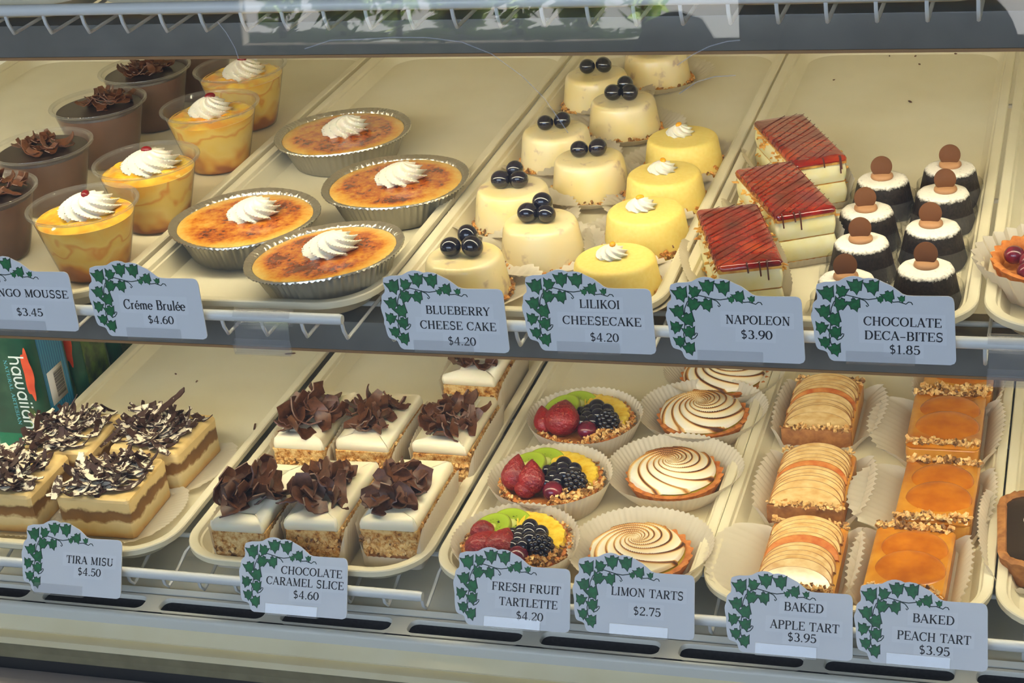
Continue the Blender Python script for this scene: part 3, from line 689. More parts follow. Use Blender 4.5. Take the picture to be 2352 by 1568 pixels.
def sign_meshes():
    m = MB(); o = [(su(x), sv(y)) for x, y in OUT[::-1]]
    m.prism(o, -0.0010, 0.0); card = m.mesh('sign_card', ['card'], 30)
    p = MB(); rng = random.Random(5)
    for (x, y, s, a) in LEAVES:
        for k, (mi, z) in enumerate(((1, .00012), (0, .00020))):
            sc = s / 982 * SW * (1.16 if k == 0 else 0.98); ca, sa = math.cos(a), math.sin(a)
            vs = [(su(x) + (px * ca - py * sa) * sc, sv(y) + (px * sa + py * ca) * sc, z) for px, py in LEAF]
            p.add([(su(x), sv(y), z)] + vs, [(0, 1 + i, 1 + (i + 1) % len(vs)) for i in range(len(vs))], mi, smooth=False)
    for v in VINES:
        pts = [Vector((su(x), sv(y), 0.00006)) for x, y in v]; vs = []; fs = []
        for i, q in enumerate(pts):
            d = (pts[min(i + 1, len(pts) - 1)] - pts[max(i - 1, 0)]).normalized(); nn = Vector((-d.y, d.x, 0)) * 0.00042
            vs += [q + nn, q - nn]
            if i: fs.append((2 * i - 2, 2 * i - 1, 2 * i + 1, 2 * i))
        p.add(vs, fs, 1, smooth=False)
    return card, p.mesh('ivy_border', ['ivy', 'ivy_dark'], 0)
CARD, IVY = sign_meshes()
CLIPM = None
def clip_mesh(w, drop):
    m = MB(); n = 14
    prof = []   # jaw round the rail, seen along x: (y, z) with the rail at the origin
    for i in range(n + 1):
        a = math.radians(160 - 290 * i / n); prof.append((0.0059 * math.cos(a) , 0.0059 * math.sin(a)))
    outer = [(y * 1.28, z * 1.28) for y, z in prof]
    lp = prof + outer[::-1]
    m.loft([[(-w / 2, y, z) for y, z in lp], [(w / 2, y, z) for y, z in lp]], 0, None, True, True)
    return m
def pocket_mesh(w, h):
    m = MB()
    m.box(-w / 2, w / 2, 0, h, 0.0012, 0.0022, bev=0.0004, seg=1); m.box(-w / 2, w / 2, 0, h * 1.3, -0.0032, -0.0022, bev=0.0004, seg=1)
    m.box(-w / 2, w / 2, -0.0012, 0, -0.0032, 0.0022, bev=0.0004, seg=1)
    return m
JAW = clip_mesh(0.052, 0).mesh('jaw', ['clip'], 50); POCK = pocket_mesh(0.052, 0.0095).mesh('pocket', ['clip'], 30)
def add_clip(x, yb, zb, alpha, zr, what):
    rail = thing('sign_clip', what, 'sign clip', (x, 1.275, zr), group='clear sign clips')
    obj('jaw', JAW, None, rail)
    q = obj('pocket', POCK, None, rail, (0, yb - 1.275, zb - zr)); q.rotation_euler = (math.radians(90) - alpha, 0, 0)
    # arm from the jaw down to the pocket
    p0 = Vector((0, -0.0066, -0.001)); p1 = Vector((0, yb - 1.275 + 0.0028 * math.cos(alpha), zb - zr + 0.004))
    obj('arm', MB().ribbon([p0, p0.lerp(p1, .5) + Vector((0, -.0006, 0)), p1], Vector((1, 0, 0)), 0.050, 0.0009), 'clip', rail)
    return rail
def sign(l, r, b, lower, lines, label, clipdx=0.0, roll=0.0):
    y0 = 1.2505 if lower else 1.2615; al = math.radians(30 if lower else 6)
    p = ony((l + r) / 2, b, y0)
    s = tag(obj('price_sign', CARD, None, None, (p.x - SW / 2, y0, p.z)), label, 'price sign', 'ivy bordered price signs')
    s.rotation_euler = Euler((PI / 2 - al, 0, 0), 'XYZ')
    if roll: s.rotation_euler = (Matrix.Rotation(PI / 2 - al, 3, 'X') @ Matrix.Rotation(roll, 3, 'Z')).to_euler()
    obj('ivy_border', IVY, None, s)
    m = MB()
    strips = MB()
    for tx, x0, x1, yc, cap in lines:
        text_mesh(m, tx, x0 * SW, x1 * SW, yc * SH - cap * SH / 2, cap * SH, None, z=0.00032)
        zz = 0.00008 + 0.00003 * len(strips.f); xa, xb, ya, yb = (x0 - .035) * SW, (x1 + .03) * SW, (yc - cap * .9) * SH, (yc + cap * .9) * SH
        strips.add([(xa, ya, zz), (xb, ya, zz), (xb, yb, zz), (xa, yb, zz)], [(0, 1, 2, 3)], smooth=False)
    obj('lettering', m, 'ink', s, sharp=0); obj('pasted_strip', strips, 'patch', s, sharp=0)
    add_clip(p.x + clipdx, y0 + 0.0005, p.z - 0.0005, al, Z_LOW if lower else Z_MID, 'clear plastic clip holding the ' + label.split('sign')[0].strip().replace('white ivy ', '') + ' sign on the rail')
CP = 0.105
sign(-62, 178, 757, 0, [('MANGO MOUSSE', .155, .945, .50, CP), ('$3.45', .445, .685, .245, CP)], 'white ivy mango mousse price sign at the left edge, reading $3.45', -.004)
sign(218, 475, 775, 0, [('Créme Brulée', .30, .835, .44, .13), ('$4.60', .495, .72, .245, CP)], 'white ivy creme brulee price sign reading $4.60', .004)
sign(880, 1172, 806, 0, [('BLUEBERRY', .36, .865, .52, CP), ('CHEESE CAKE', .305, .905, .33, CP), ('$4.20', .515, .735, .135, CP)], 'white ivy blueberry cheese cake price sign reading $4.20', -.002)
sign(1200, 1510, 809, 0, [('LILIKOI', .44, .74, .60, CP), ('CHEESECAKE', .305, .895, .395, CP), ('$4.20', .505, .72, .195, CP)], 'white ivy lilikoi cheesecake price sign reading $4.20', -.001)
sign(1532, 1847, 830, 0, [('NAPOLEON', .435, .895, .51, CP), ('$3.90', .54, .765, .335, CP)], 'white ivy napoleon price sign reading $3.90', -.004)
sign(1862, 2194, 833, 0, [('CHOCOLATE', .365, .895, .49, CP), ('DECA-BITES', .37, .905, .325, CP), ('$1.85', .54, .75, .165, CP)], 'white ivy chocolate deca-bites price sign reading $1.85', -.002)
sign(43, 275, 1366, 1, [('TIRA MISU', .45, .905, .49, CP), ('$4.50', .565, .79, .335, CP)], 'white ivy tira misu price sign reading $4.50', -.012)
sign(540, 797, 1412, 1, [('CHOCOLATE', .385, .935, .585, CP), ('CARAMEL SLICE', .255, .955, .435, CP), ('$4.60', .505, .735, .275, CP)], 'white ivy chocolate caramel slice price sign reading $4.60', 0)
sign(1036, 1305, 1442, 1, [('FRESH FRUIT', .33, .905, .52, CP), ('TARTLETTE', .40, .885, .335, CP), ('$4.20', .545, .77, .17, CP)], 'white ivy fresh fruit tartlette price sign reading $4.20', .002)
sign(1308, 1593, 1459, 1, [('LIMON TARTS', .315, .895, .535, CP), ('$2.75', .50, .72, .31, CP)], 'white ivy limon tarts price sign reading $2.75', .006)
sign(1658, 1956, 1506, 1, [('BAKED', .46, .76, .60, CP), ('APPLE TART', .36, .885, .375, CP), ('$3.95', .495, .715, .235, CP)], 'white ivy baked apple tart price sign reading $3.95', -.001)
sign(1957, 2265, 1530, 1, [('BAKED', .435, .74, .57, CP), ('PEACH TART', .325, .865, .355, CP), ('$3.95', .49, .715, .20, CP)], 'white ivy baked peach tart price sign reading $3.95', -.001)
# empty clips on the middle rail
for px, lb in ((605, 'empty clear sign clip on the middle rail beside the creme brulee sign'), (2352, 'empty clear sign clip on the middle rail at the right edge of the photo')):
    p = ony(px, 722 if px < 1000 else 775, 1.275)
    add_clip(p.x, 1.2625, Z_MID - 0.0285, math.radians(-8), Z_MID, lb)

# ------------------------------------------------------------------ pastries of the upper shelf
def at(px, py, h, fl):
    v = onz(px, py, fl + h); return (v.x, v.y, fl + 0.0003)
def fresh(fn, first, *a):
    return fn(*a)

# --- mousse cups
CR, CB, CH = 0.0535, 0.0310, 0.068
def cup_r(z): return CB + (CR - 0.004 - CB) * (z / CH) ** 0.92
def cup_shell():
    m = MB(); prof = [(CB - .002, 0.0005), (CB, 0.001)] + [(cup_r(CH * k / 10), CH * k / 10) for k in range(1, 11)]
    prof += [(CR - .0022, CH + .0004), (CR - .0006, CH + .0012), (CR, CH), (CR - .0006, CH - .0014), (CR - .0025, CH - .0012), (cup_r(CH * .97) + .0004, CH * .965)]
    m.lathe(prof, 64, cap0=True, cap1=False); return m
SHELL = cup_shell().mesh('cup', ['clear'], 60)
def fill_mesh(mat, top, dome=0.0):
    m = MB(); prof = [(CB - .0015, 0.0016)] + [(cup_r(top * k / 8) - .0008, max(.0016, top * k / 8)) for k in range(1, 9)]
    prof += [((cup_r(top) - .0008) * q, top + dome * (1 - q * q)) for q in (.96, .8, .6, .4, .2, .02)]
    m.lathe(prof, 64); return m.mesh('filling', [mat], 60)
def sauce_mesh(rng, top):
    m = MB(); loops = []; R = cup_r(top) - .0012
    for q in (1, .97, .85, .7, .55, .4, .25, .1, .02):
        lp = []
        for j in range(48):
            t = 2 * PI * j / 48
            b = .0016 * math.sin(3 * t + 2 + 9 * q) + .0012 * math.sin(5 * t - 11 * q) + (rng.uniform(0, .0008) if q < .9 else 0)
            lp.append((R * q * math.cos(t), R * q * math.sin(t), top + .0002 + (.0022 + b) * min(1, (1 - q) * 6)))
        loops.append(lp)
    m.loft(loops, cap1=True); return m
CHERRY = MB().ball((0, 0, 0), .0045, sq=(1.3, .9, .8)).mesh('cherry', ['cherry'], 0)
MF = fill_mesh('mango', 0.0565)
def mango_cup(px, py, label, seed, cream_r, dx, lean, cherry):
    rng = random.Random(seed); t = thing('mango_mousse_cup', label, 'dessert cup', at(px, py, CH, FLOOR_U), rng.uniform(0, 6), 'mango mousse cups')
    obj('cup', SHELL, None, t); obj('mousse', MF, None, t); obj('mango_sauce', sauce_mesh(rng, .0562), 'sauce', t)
    w = obj('whipped_cream', rosette(cream_r, .020, 10, 1.2), 'cream', t, (0, 0, .0575)); w.rotation_euler = (0, 0, rng.uniform(0, 6))
    v = Vector((dx[0], dx[1], 0)); v.rotate(Euler((0, 0, -t.rotation_euler.z))); w.location = (v.x, v.y, .0575)
    if cherry:
        v = Vector((cherry[0], cherry[1], 0)); v.rotate(Euler((0, 0, -t.rotation_euler.z - w.rotation_euler.z)))
        obj('cherry', CHERRY, None, w, (v.x, v.y, .0195))
mango_cup(189, 470, 'front mango mousse cup, above the left price signs', 1, .0265, (.003, .006), 0, (.0, -.002))
mango_cup(335, 368, 'second mango mousse cup from the front, large cream swirl with a red bit', 2, .027, (.002, .005), 0, (-.002, 0))
mango_cup(481, 243, 'third mango mousse cup from the front, with a thin orange line round its side', 3, .021, (-.001, .002), 0, (.001, .003))
mango_cup(551, 154, 'rearmost mango mousse cup, its top cut by the light fixture', 4, .022, (.004, .0), 0, (0, 0))
# --- chocolate mousse cups
CF = fill_mesh('cmousse', 0.0605); CG = MB().lathe([(cup_r(.0607) - .001, .0606), (cup_r(.0607) - .0015, .0626), (.03, .063), (.001, .063)], 64).mesh('glaze', ['cglaze'], 60)
def shavings(rng, n, R, L, W, base, hgt, ry=1.0, curv=(0.4, 2.4), tilt=0.7, mb=None):
    m = mb or MB()
    for i in range(n):
        a, q = rng.uniform(0, 2 * PI), math.sqrt(rng.random()); l = rng.uniform(*L); w = rng.uniform(*W)
        z = base + hgt * (1 - q) * rng.random() + l * .12
        add_curl(m, Vector((R * q * math.cos(a), R * q * ry * math.sin(a), z)), rng, l, w, rng.uniform(*curv) * rng.choice((-1, 1)),
                 (rng.uniform(-tilt, tilt), rng.uniform(-tilt, tilt), rng.uniform(0, 6.28)), th=.0009)
    return m
def choc_cup(px, py, label, seed, dx, n):
    rng = random.Random(seed); t = thing('chocolate_mousse_cup', label, 'dessert cup', at(px, py, CH, FLOOR_U), 0, 'chocolate mousse cups')
    obj('cup', SHELL, None, t); obj('mousse', CF, None, t); obj('glaze', CG, None, t)
    o = obj('chocolate_shavings', shavings(rng, n, .025, (.012, .032), (.006, .013), .0645, .008, tilt=.5), 'choc', t, (dx[0], dx[1], 0)); o['kind'] = 'stuff'
choc_cup(-40, 440, 'chocolate mousse cup cut by the left edge, nearest the front', 11, (.012, .012), 26)
choc_cup(95, 335, 'second chocolate mousse cup from the front, beside the second mango cup', 12, (.002, .004), 34)
choc_cup(225, 236, 'third chocolate mousse cup from the front, its pile of flakes brushing the rim', 13, (.006, .008), 40)
choc_cup(332, 158, 'fourth chocolate mousse cup from the front, under the light fixture', 14, (.0, .002), 40)
choc_cup(437, 92, 'rearmost chocolate mousse cup, hidden behind the last mango cup', 15, (.0, .002), 20)

# --- creme brulee in round foil tins
def tin_mesh():
    m = MB(); n = 384; rng = random.Random(3); ph = [rng.uniform(0, 6.28) for _ in range(60)]
    prof = [(.0535, .0006, 0), (.0545, .0012, 0), (.0565, .006, .5), (.0660, .0285, 1), (.0668, .0300, .3), (.0700, .0306, .25), (.0722, .0316, .25), (.0727, .0302, .2), (.0715, .0292, .2), (.0700, .0296, .2), (.0680, .0300, .2), (.0658, .0294, .3), (.0650, .0265, .6)]
    loops = []
    for i, (r, z, k) in enumerate(prof):
        lp = []
        for j in range(n):
            t = 2 * PI * j / n; fl = math.cos(64 * t + 1.5 * math.sin(5 * t)); irr = math.sin(17 * t + ph[0]) * .3 + math.sin(41 * t + ph[1]) * .3
            rr = r + k * .0009 * (fl + irr); zz = z + (.0007 * math.cos(96 * t + math.sin(7 * t)) if 5 <= i <= 10 and i != 6 else 0) + (.0008 * math.sin(3 * t) if i > 3 else 0)
            lp.append((rr * math.cos(t), rr * math.sin(t), zz))
        loops.append(lp)
    m.loft(loops, cap0=True); return m.mesh('foil_tin', ['foil'], 60)
TIN = tin_mesh()
def custard_mesh(seed):
    rng = random.Random(seed); m = MB(); loops = []
    for q in (1.0, .985, .95, .85, .7, .55, .4, .25, .1, .01):
        loops.append([(.0649 * q * math.cos(2 * PI * j / 72), .0649 * q * math.sin(2 * PI * j / 72), .0280 + .0010 * min(1, (1 - q) * 12) + rng.uniform(-.0002, .0002)) for j in range(72)])
    m.loft([[(x * .85, y * .85, .010) for x, y, z in loops[0]]] + loops, cap1=True); return m.mesh('caramelised_custard', ['brulee'], 60)
def brulee(px, py, label, seed, rz, cdx, crz, tilt=(0, 0), lift=0.0, cs=1.0):
    p = at(px, py, .031, FLOOR_U); t = thing('creme_brulee', label, 'creme brulee', (p[0], p[1], p[2] + lift), rot=(tilt[0], tilt[1], rz), group='foil tins of creme brulee')
    obj('foil_tin', TIN, None, t); obj('caramelised_custard', custard_mesh(seed), None, t)
    m = rosette(.0215 * cs, .018, 9, 1.3)
    for v in m.v:            # the swirl was pulled to one side as it was piped
        k = v.z / .018; v.x += .006 * k * (1 - k * .3); v.x *= 1.08
    v = Vector((cdx[0], cdx[1], 0)); v.rotate(Euler((0, 0, -rz)))
    w = obj('whipped_cream', m, 'cream', t, (v.x, v.y, .0288)); w.rotation_euler = (0, 0, crz - rz)
brulee(787, 302, 'creme brulee at the back left of its tray, darkest burnt on its left side', 21, .5, (.001, .004), .2)
brulee(908, 416, 'creme brulee against the right rim of its tray, beside the blueberry cheesecakes', 22, 2.1, (.002, .008), .35)
brulee(562, 500, 'creme brulee at the left front of its tray, right of the mango cups', 23, 3.3, (.004, .010), .3)
brulee(750, 592, 'creme brulee nearest the glass, tipped forward over the tray rim', 24, 4.4, (.004, .006), .1, (math.radians(4), 0), .0058, 1.05)

# --- small round cheesecakes
def cake_mesh(mat, r0, r1, h, b=.006):
    m = MB(); prof = [(r0, 0.0008), (r0, .003), (r0 + (r1 - r0) * .5, h * .5), (r1 + .0004, h - b)]
    for k in range(1, 7):
        a = PI / 2 * k / 6; prof.append((r1 - b * (1 - math.cos(a)), h - b + b * math.sin(a)))
    prof += [(r1 * .7, h + .0002), (r1 * .4, h + .0003), (.001, h + .0003)]
    m.lathe(prof, 64); return m.mesh('cheesecake', [mat], 60)
BCAKE = cake_mesh('bcake', .0385, .0335, .0385, .005); LCAKE = cake_mesh('lcake', .0395, .0345, .0365, .004)
def crumb_ring(r, n, seed, mats, h=.008, s=(.003, .006)):
    rng = random.Random(seed); m = MB()
    for i in range(n):
        a = rng.uniform(0, 2 * PI); z = abs(rng.gauss(0, .5)) * h; rr = r - .07 * z * 2 + rng.uniform(-.001, .001)
        k = rng.uniform(*s); m.chip(Vector((rr * math.cos(a), rr * math.sin(a), .0025 + min(z, h * 1.5))), k, k * .6, k * .5, rng, rng.randrange(len(mats)))
    return m.mesh('crumb_crust', mats, 0)
CRB = crumb_ring(.0392, 200, 31, ['crumb', 'seed', 'nut'], .004); CRL = crumb_ring(.0404, 320, 32, ['crumb', 'nut', 'crumb', 'seed'], .0065)
def low_cup(seed, r0=.0415, r1=.0585, h=.012, lip=.004):
    return pleated_cup(r0, r1, h, 46, .0011, .0002, .0022, random.Random(seed), lip).mesh('paper_liner', ['paper'], 60)
PAPERS = [low_cup(s) for s in (41, 42, 43)]
BERRY = MB().ball((0, 0, 0), .0088, seg=24, rings=16, sq=(1, 1, .92)).mesh('blueberry', ['blueberry'], 0)
GLOSS = MB().lathe([(.0205, 0), (.020, .0006), (.015, .001), (.001, .001)], 40).mesh('syrup', ['bcake'], 60)
def bcheese(px, py, label, k, berries, rz):
    t = thing('blueberry_cheesecake', label, 'cheesecake', at(px, py, .0385, FLOOR_U), rz, 'blueberry cheesecakes')
    obj('paper_liner', PAPERS[k % 3], None, t); obj('cheesecake', BCAKE, None, t); o = obj('crumb_crust', CRB, None, t); o['kind'] = 'stuff'
    for i, (x, y, s) in enumerate(berries):
        v = Vector((x, y, 0)); v.rotate(Euler((0, 0, -rz))); b = obj('blueberry', BERRY, None, t, (v.x, v.y, .0386 + .0078 * s + (.0042 if i == 2 else 0))); b.scale = (s, s, s); b.rotation_euler = (i * .7, .4 * i, i)
B3 = [(-.0088, -.004, 1.05), (.0088, -.003, 1.02), (.001, .0115, 1.0)]; B2 = [(-.0085, -.001, 1), (.009, .003, 1.05)]
bcheese(1065, 585, 'blueberry cheesecake in the front left corner of its tray, behind its price sign', 0, [(-.010, -.003, 1.05), (.0095, -.002, 1.12), (.001, .013, 1.08)], .3)
bcheese(1240, 507, 'blueberry cheesecake in the middle of the front, purple flecked, next to a plain yellow one', 1, [(-.0095, -.003, 1.1), (.0075, -.003, 1), (0, .0125, 1.05)], 1.1)
bcheese(1175, 428, 'second blueberry cheesecake from the front along the left rim', 2, B3, 2.2)
bcheese(1352, 360, 'blueberry cheesecake in the middle of the tray, two berries side by side on top', 0, B2, 3.0)
bcheese(1275, 297, 'third blueberry cheesecake from the front along the left rim, two berries on top', 1, [(-.009, -.002, .95), (.007, .004, 1.02)], 4.0)
bcheese(1430, 227, 'blueberry cheesecake towards the back right, three berries and purple specks', 2, B3, 5.0)
bcheese(1368, 168, 'blueberry cheesecake at the back left, under the light fixture', 0, B2, .8)
bcheese(1505, 116, 'rearmost blueberry cheesecake, its top hidden by the light fixture', 1, B3, 1.9)
DOL = rosette(.0125, .0105, 8, 1.1).mesh('whipped_cream', ['cream'], 60); PEEL = MB().ball((0, 0, 0), .0034, sq=(1.2, .8, .7)).mesh('peel_bit', ['orange_bit'], 0)
def lcheese(px, py, label, k, rz, d):
    t = thing('passion_fruit_cheesecake', label, 'cheesecake', at(px, py, .0365, FLOOR_U), rz, 'passion fruit cheesecakes')
    obj('paper_liner', PAPERS[k % 3], None, t); obj('cheesecake', LCAKE, None, t); o = obj('crumb_crust', CRL, None, t); o['kind'] = 'stuff'
    v = Vector((d[0], d[1], 0)); v.rotate(Euler((0, 0, -rz))); w = obj('whipped_cream', DOL, None, t, (v.x, v.y, .0364)); w.rotation_euler = (0, 0, k * 1.3)
    obj('peel_bit', PEEL, None, w, (.0005, -.001, .0105))
lcheese(1412, 592, 'plain yellow cheesecake nearest the front, behind the lilikoi price sign', 1, .4, (-.003, .003))
lcheese(1482, 482, 'second plain yellow cheesecake from the front', 2, 1.2, (-.004, .003))
lcheese(1525, 397, 'third plain yellow cheesecake from the front', 0, 2.1, (-.002, .004))
lcheese(1567, 314, 'rearmost plain yellow cheesecake, at the back of its row', 1, 3.1, (-.003, .006))

# --- red glazed layered slices
def custard_layer(w, l, z0, z1, bul, seed):
    rng = random.Random(seed); loops = []
    for k in range(7):
        u = k / 6; b = bul * math.sin(PI * u)
        loops.append([(x * (1 + b / w * 2), y * (1 + b / l * 2) + rng.uniform(-.0004, .0004), z0 + (z1 - z0) * u) for x, y, _ in rrect(w, l, .003, 0, 4)])
    m = MB(); m.loft(loops, 0, None, True, True); return m
def napoleon(corners, label, seed, rzoff=0.0):
    H_ = .050; P = [onz(x, y, FLOOR_U + H_) for x, y in corners]
    c = sum(P, Vector()) / 4; v = ((P[2] + P[3]) - (P[0] + P[1])) / 2
    w = ((P[1] - P[0]).length + (P[2] - P[3]).length) / 2; l = v.length; rz = math.atan2(v.x, -v.y) + rzoff
    rng = random.Random(seed); t = thing('glazed_slice', label, 'cake slice', (c.x, c.y, FLOOR_U + .0003), rz, 'red glazed slices')
    obj('custard_layer', custard_layer(w * .97, l * .96, .0045, .0235, .0016, seed), 'custard', t)
    obj('custard_layer', custard_layer(w * .97, l * .96, .0250, .0425, .0012, seed + 1), 'custard', t)
    obj('pastry_sheet', MB().box(-w * .48, w * .48, -l * .48, l * .48, .0008, .0045, bev=.001), 'pastry', t)
    obj('pastry_sheet', MB().box(-w * .475, w * .475, -l * .473, l * .473, .0235, .0250, bev=.0004), 'pastry', t)
    side = MB()
    for i in range(90):      # flaky browned skin on the long sides
        sx = rng.choice((-1, 1)); z = rng.choice((rng.uniform(.036, .044), rng.uniform(.004, .044)))
        side.chip(Vector((sx * w * .487, rng.uniform(-.46, .46) * l, z)), .0012, rng.uniform(.006, .016), rng.uniform(.0012, .003), rng, 0, .12)
    lid = MB(); loops = []
    for k, (ins, z) in enumerate(((.0004, .0425), (0, .0435), (0, .0468))):
        loops.append([(x + rng.uniform(-.0005, .0005), y + rng.uniform(-.0005, .0005), z) for x, y, _ in rrect(w, l, .002, 0, 5, ins)])
    lid.loft(loops, 0, None, True, True); obj('pastry_lid', lid, 'pastry', t)
    gz = MB(); loops = []
    for ins, z in ((-.0006, .0452), (-.0008, .0465), (.0004, .0489), (.0022, .0497), (.008, .0499), (.02, .0500)):
        loops.append([(x + rng.uniform(-.0004, .0004), y + rng.uniform(-.0004, .0004), z) for x, y, _ in rrect(w, l, .004, 0, 5, ins)])
    gz.loft(loops, 0, None, True, True); obj('red_glaze', gz, 'glaze', t)
    f = obj('flaky_side', side, 'pastry', t, sharp=0); f['kind'] = 'stuff'
    dz = MB()
    for i in range(16):
        x0 = -l * .62 + i * l * .083 + rng.uniform(-.002, .002); pts = []
        for k in range(9):
            u = k / 8; X = (-.5 + u) * w; Y = x0 + (u - .5) * w * 0.9 + .0010 * math.sin(5 * u + i)
            if abs(Y) < l * .5: pts.append((X, Y, .0501 + .0001))
        if len(pts) > 3:
            if pts[0][0] < -w * .49: pts.insert(0, (-w * .5 - .001, pts[0][1], .0465))
            dz.tube(pts, rng.uniform(.0002, .00042), 6)
    for i in range(3):
        X = rng.uniform(-.4, .4) * w; dz.tube([(X, -l * .49, .0504), (X, -l * .5 - .001, .049), (X + .0008, -l * .5 - .0012, .042 - .004 * i)], .0007, 6)
    obj('chocolate_drizzle', dz, 'drizzle', t)
    obj('paper_liner', paper_box(w + .004, l + .004, .030, .016, .007, random.Random(seed + 5), .004, .006, .0006), 'paper', t)
napoleon([(1606, 485), (1733, 460), (1796, 590), (1650, 620)], 'red glazed slice nearest the front, behind the napoleon sign', 51)
napoleon([(1686, 390), (1820, 365), (1908, 468), (1795, 503)], 'middle one of the three red glazed slices', 52)
napoleon([(1733, 278), (1842, 258), (1938, 352), (1832, 382)], 'rearmost red glazed slice, chocolate drip hooked on its front', 53)

# --- small chocolate cakes dusted with sugar
DC = MB().lathe([(.0285, .0006), (.0290, .002), (.0265, .012), (.0240, .024), (.0228, .0300), (.0215, .0322), (.018, .0330), (.001, .0330)], 72, rm=lambda t, i, r, z: (r * (1 + .012 * math.cos(10 * t)), z)).mesh('cake', ['deca'], 70)
GA = MB().lathe([(.0095, 0), (.0102, .0012), (.0098, .003), (.0080, .0045), (.001, .0048)], 32).mesh('buttercream', ['ganache'], 60)
DI = MB().lathe([(.0090, -.001), (.0096, -.0006), (.0096, .0006), (.0090, .001)], 40).mesh('chocolate_disc', ['disc'], 50)
def skirt(seed):
    rng = random.Random(seed); m = MB(); loops = []
    for r, z, k in ((.0296, .018, 0), (.0305, .006, .2), (.0330, .0032, .6), (.0365, .0042, 1), (.0378, .0030, 1.2)):
        loops.append([((r + .0012 * k * math.sin(5 * 2 * PI * j / 80 + seed)) * math.cos(2 * PI * j / 80), (r + .0012 * k * math.sin(7 * 2 * PI * j / 80)) * math.sin(2 * PI * j / 80), z + .0012 * k * math.sin(9 * 2 * PI * j / 80 + seed)) for j in range(80)])
    m.loft(loops); return m.mesh('plastic_cup', ['clear'], 60)
SK = [skirt(1), skirt(2)]
def deca(px, py, label, k, yaw, lean, dd):
    t = thing('chocolate_bite', label, 'small cake', at(px, py, .033, FLOOR_U), 0, 'small chocolate cakes')
    obj('plastic_cup', SK[k % 2], None, t); obj('cake', DC, None, t)
    g_ = obj('buttercream', GA, None, t, (dd[0], dd[1], .0328))
    q = obj('chocolate_disc', DI, None, g_, (-.0005, .0005, .0105)); q.rotation_euler = (math.radians(76 - lean), 0, yaw)
deca(2127, 614, 'sugar-dusted chocolate cake at the front right, nearest the glass', 0, -.1, 4, (0, .003))
deca(2143, 520, 'sugar-dusted chocolate cake second from the front in the right column', 1, -.05, 6, (-.002, .003))
deca(2166, 440, 'sugar-dusted chocolate cake third from the front in the right column', 0, .15, 8, (.002, .002))
deca(2182, 384, 'rearmost sugar-dusted chocolate cake of the right column', 1, 0, 5, (0, .003))
deca(1945, 640, 'sugar-dusted chocolate cake at the front left, half hidden by its sign', 1, .2, 8, (-.001, .002))
deca(1979, 554, 'sugar-dusted chocolate cake second from the front in the left column', 0, .1, 4, (-.001, .002))
deca(1991, 482, 'sugar-dusted chocolate cake third from the front in the left column', 1, .25, 10, (-.001, .001))
deca(2028, 410, 'rearmost sugar-dusted chocolate cake of the left column', 0, .1, 8, (-.001, .002))

# --- tart at the right edge
def tart_shell(R, h, n, r0, mat, depth=.6):
    m = MB(); N = n * 6; loops = []
    for r, z, k in ((r0, .0008, .2), (r0 + .001, .002, .6), (R * .97, h * .85, 1), (R, h, 1), (R - .003, h + .0008, .8), (R - .006, h * .98, .5), (R - .009, h * depth, .2)):
        loops.append([((r + .0014 * k * math.cos(n * 2 * PI * j / N)) * math.cos(2 * PI * j / N), (r + .0014 * k * math.cos(n * 2 * PI * j / N)) * math.sin(2 * PI * j / N), z + (.0008 * math.cos(n * 2 * PI * j / N) if z > h * .8 else 0)) for j in range(N)])
    m.loft(loops, 0, None, True, True); return m.mesh('crust', [mat], 60)
t = thing('berry_tart', 'berry tart in a white paper case, cut off by the right edge of the photo', 'tart', at(2432, 580, .03, FLOOR_U), .4)
obj('paper_liner', pleated_cup(.050, .066, .030, 30, .0022, .0003, .001, random.Random(8)), 'paper', t)
obj('crust', tart_shell(.053, .026, 26, .045, 'crust'), None, t)
rng = random.Random(77)
for i in range(14):
    a = i * 2.4; q = .010 + .031 * math.sqrt(i / 14); o = obj('berry', MB().ball((0, 0, 0), rng.uniform(.008, .0105), sq=(1, 1, .9)), 'purple', t, (q * math.cos(a), q * math.sin(a), .026 + rng.uniform(0, .003)))

# --- crumbs lying on the trays
rng = random.Random(4)
for px, py, fl, k in ((2043, 130, FLOOR_U, 'c'), (2103, 130, FLOOR_U, 'c'), (2195, 125, FLOOR_U, 'c'), (2112, 149, FLOOR_U, 'c'), (1915, 185, FLOOR_U, 'c'), (2090, 235, FLOOR_U, 'c'), (1862, 138, FLOOR_U, 'c'),
                      (452, 877, FLOOR_L, 'c'), (585, 982, FLOOR_L, 'l'), (668, 813, FLOOR_L, 'l'), (404, 860, FLOOR_L, 'c')):
    p = onz(px, py, fl); m = MB(); s = rng.uniform(.0018, .0034)
    m.chip(Vector((0, 0, .0007)), s * (5 if k == 'l' else 1.4), s * .7, .0012, rng, 0, .1)
    o = obj('chocolate_crumb', m, 'choc', None, (p.x, p.y, fl + .0002), sharp=0); o.rotation_euler = (0, 0, -.2 if px == 585 else .7)
    tag(o, 'dark chocolate crumb lying on the ' + ('empty floor of the tiramisu tray' if fl == FLOOR_L else 'empty back of the napoleon tray'), 'crumb', 'crumbs on the tiramisu tray' if fl == FLOOR_L else 'crumbs on the napoleon tray')

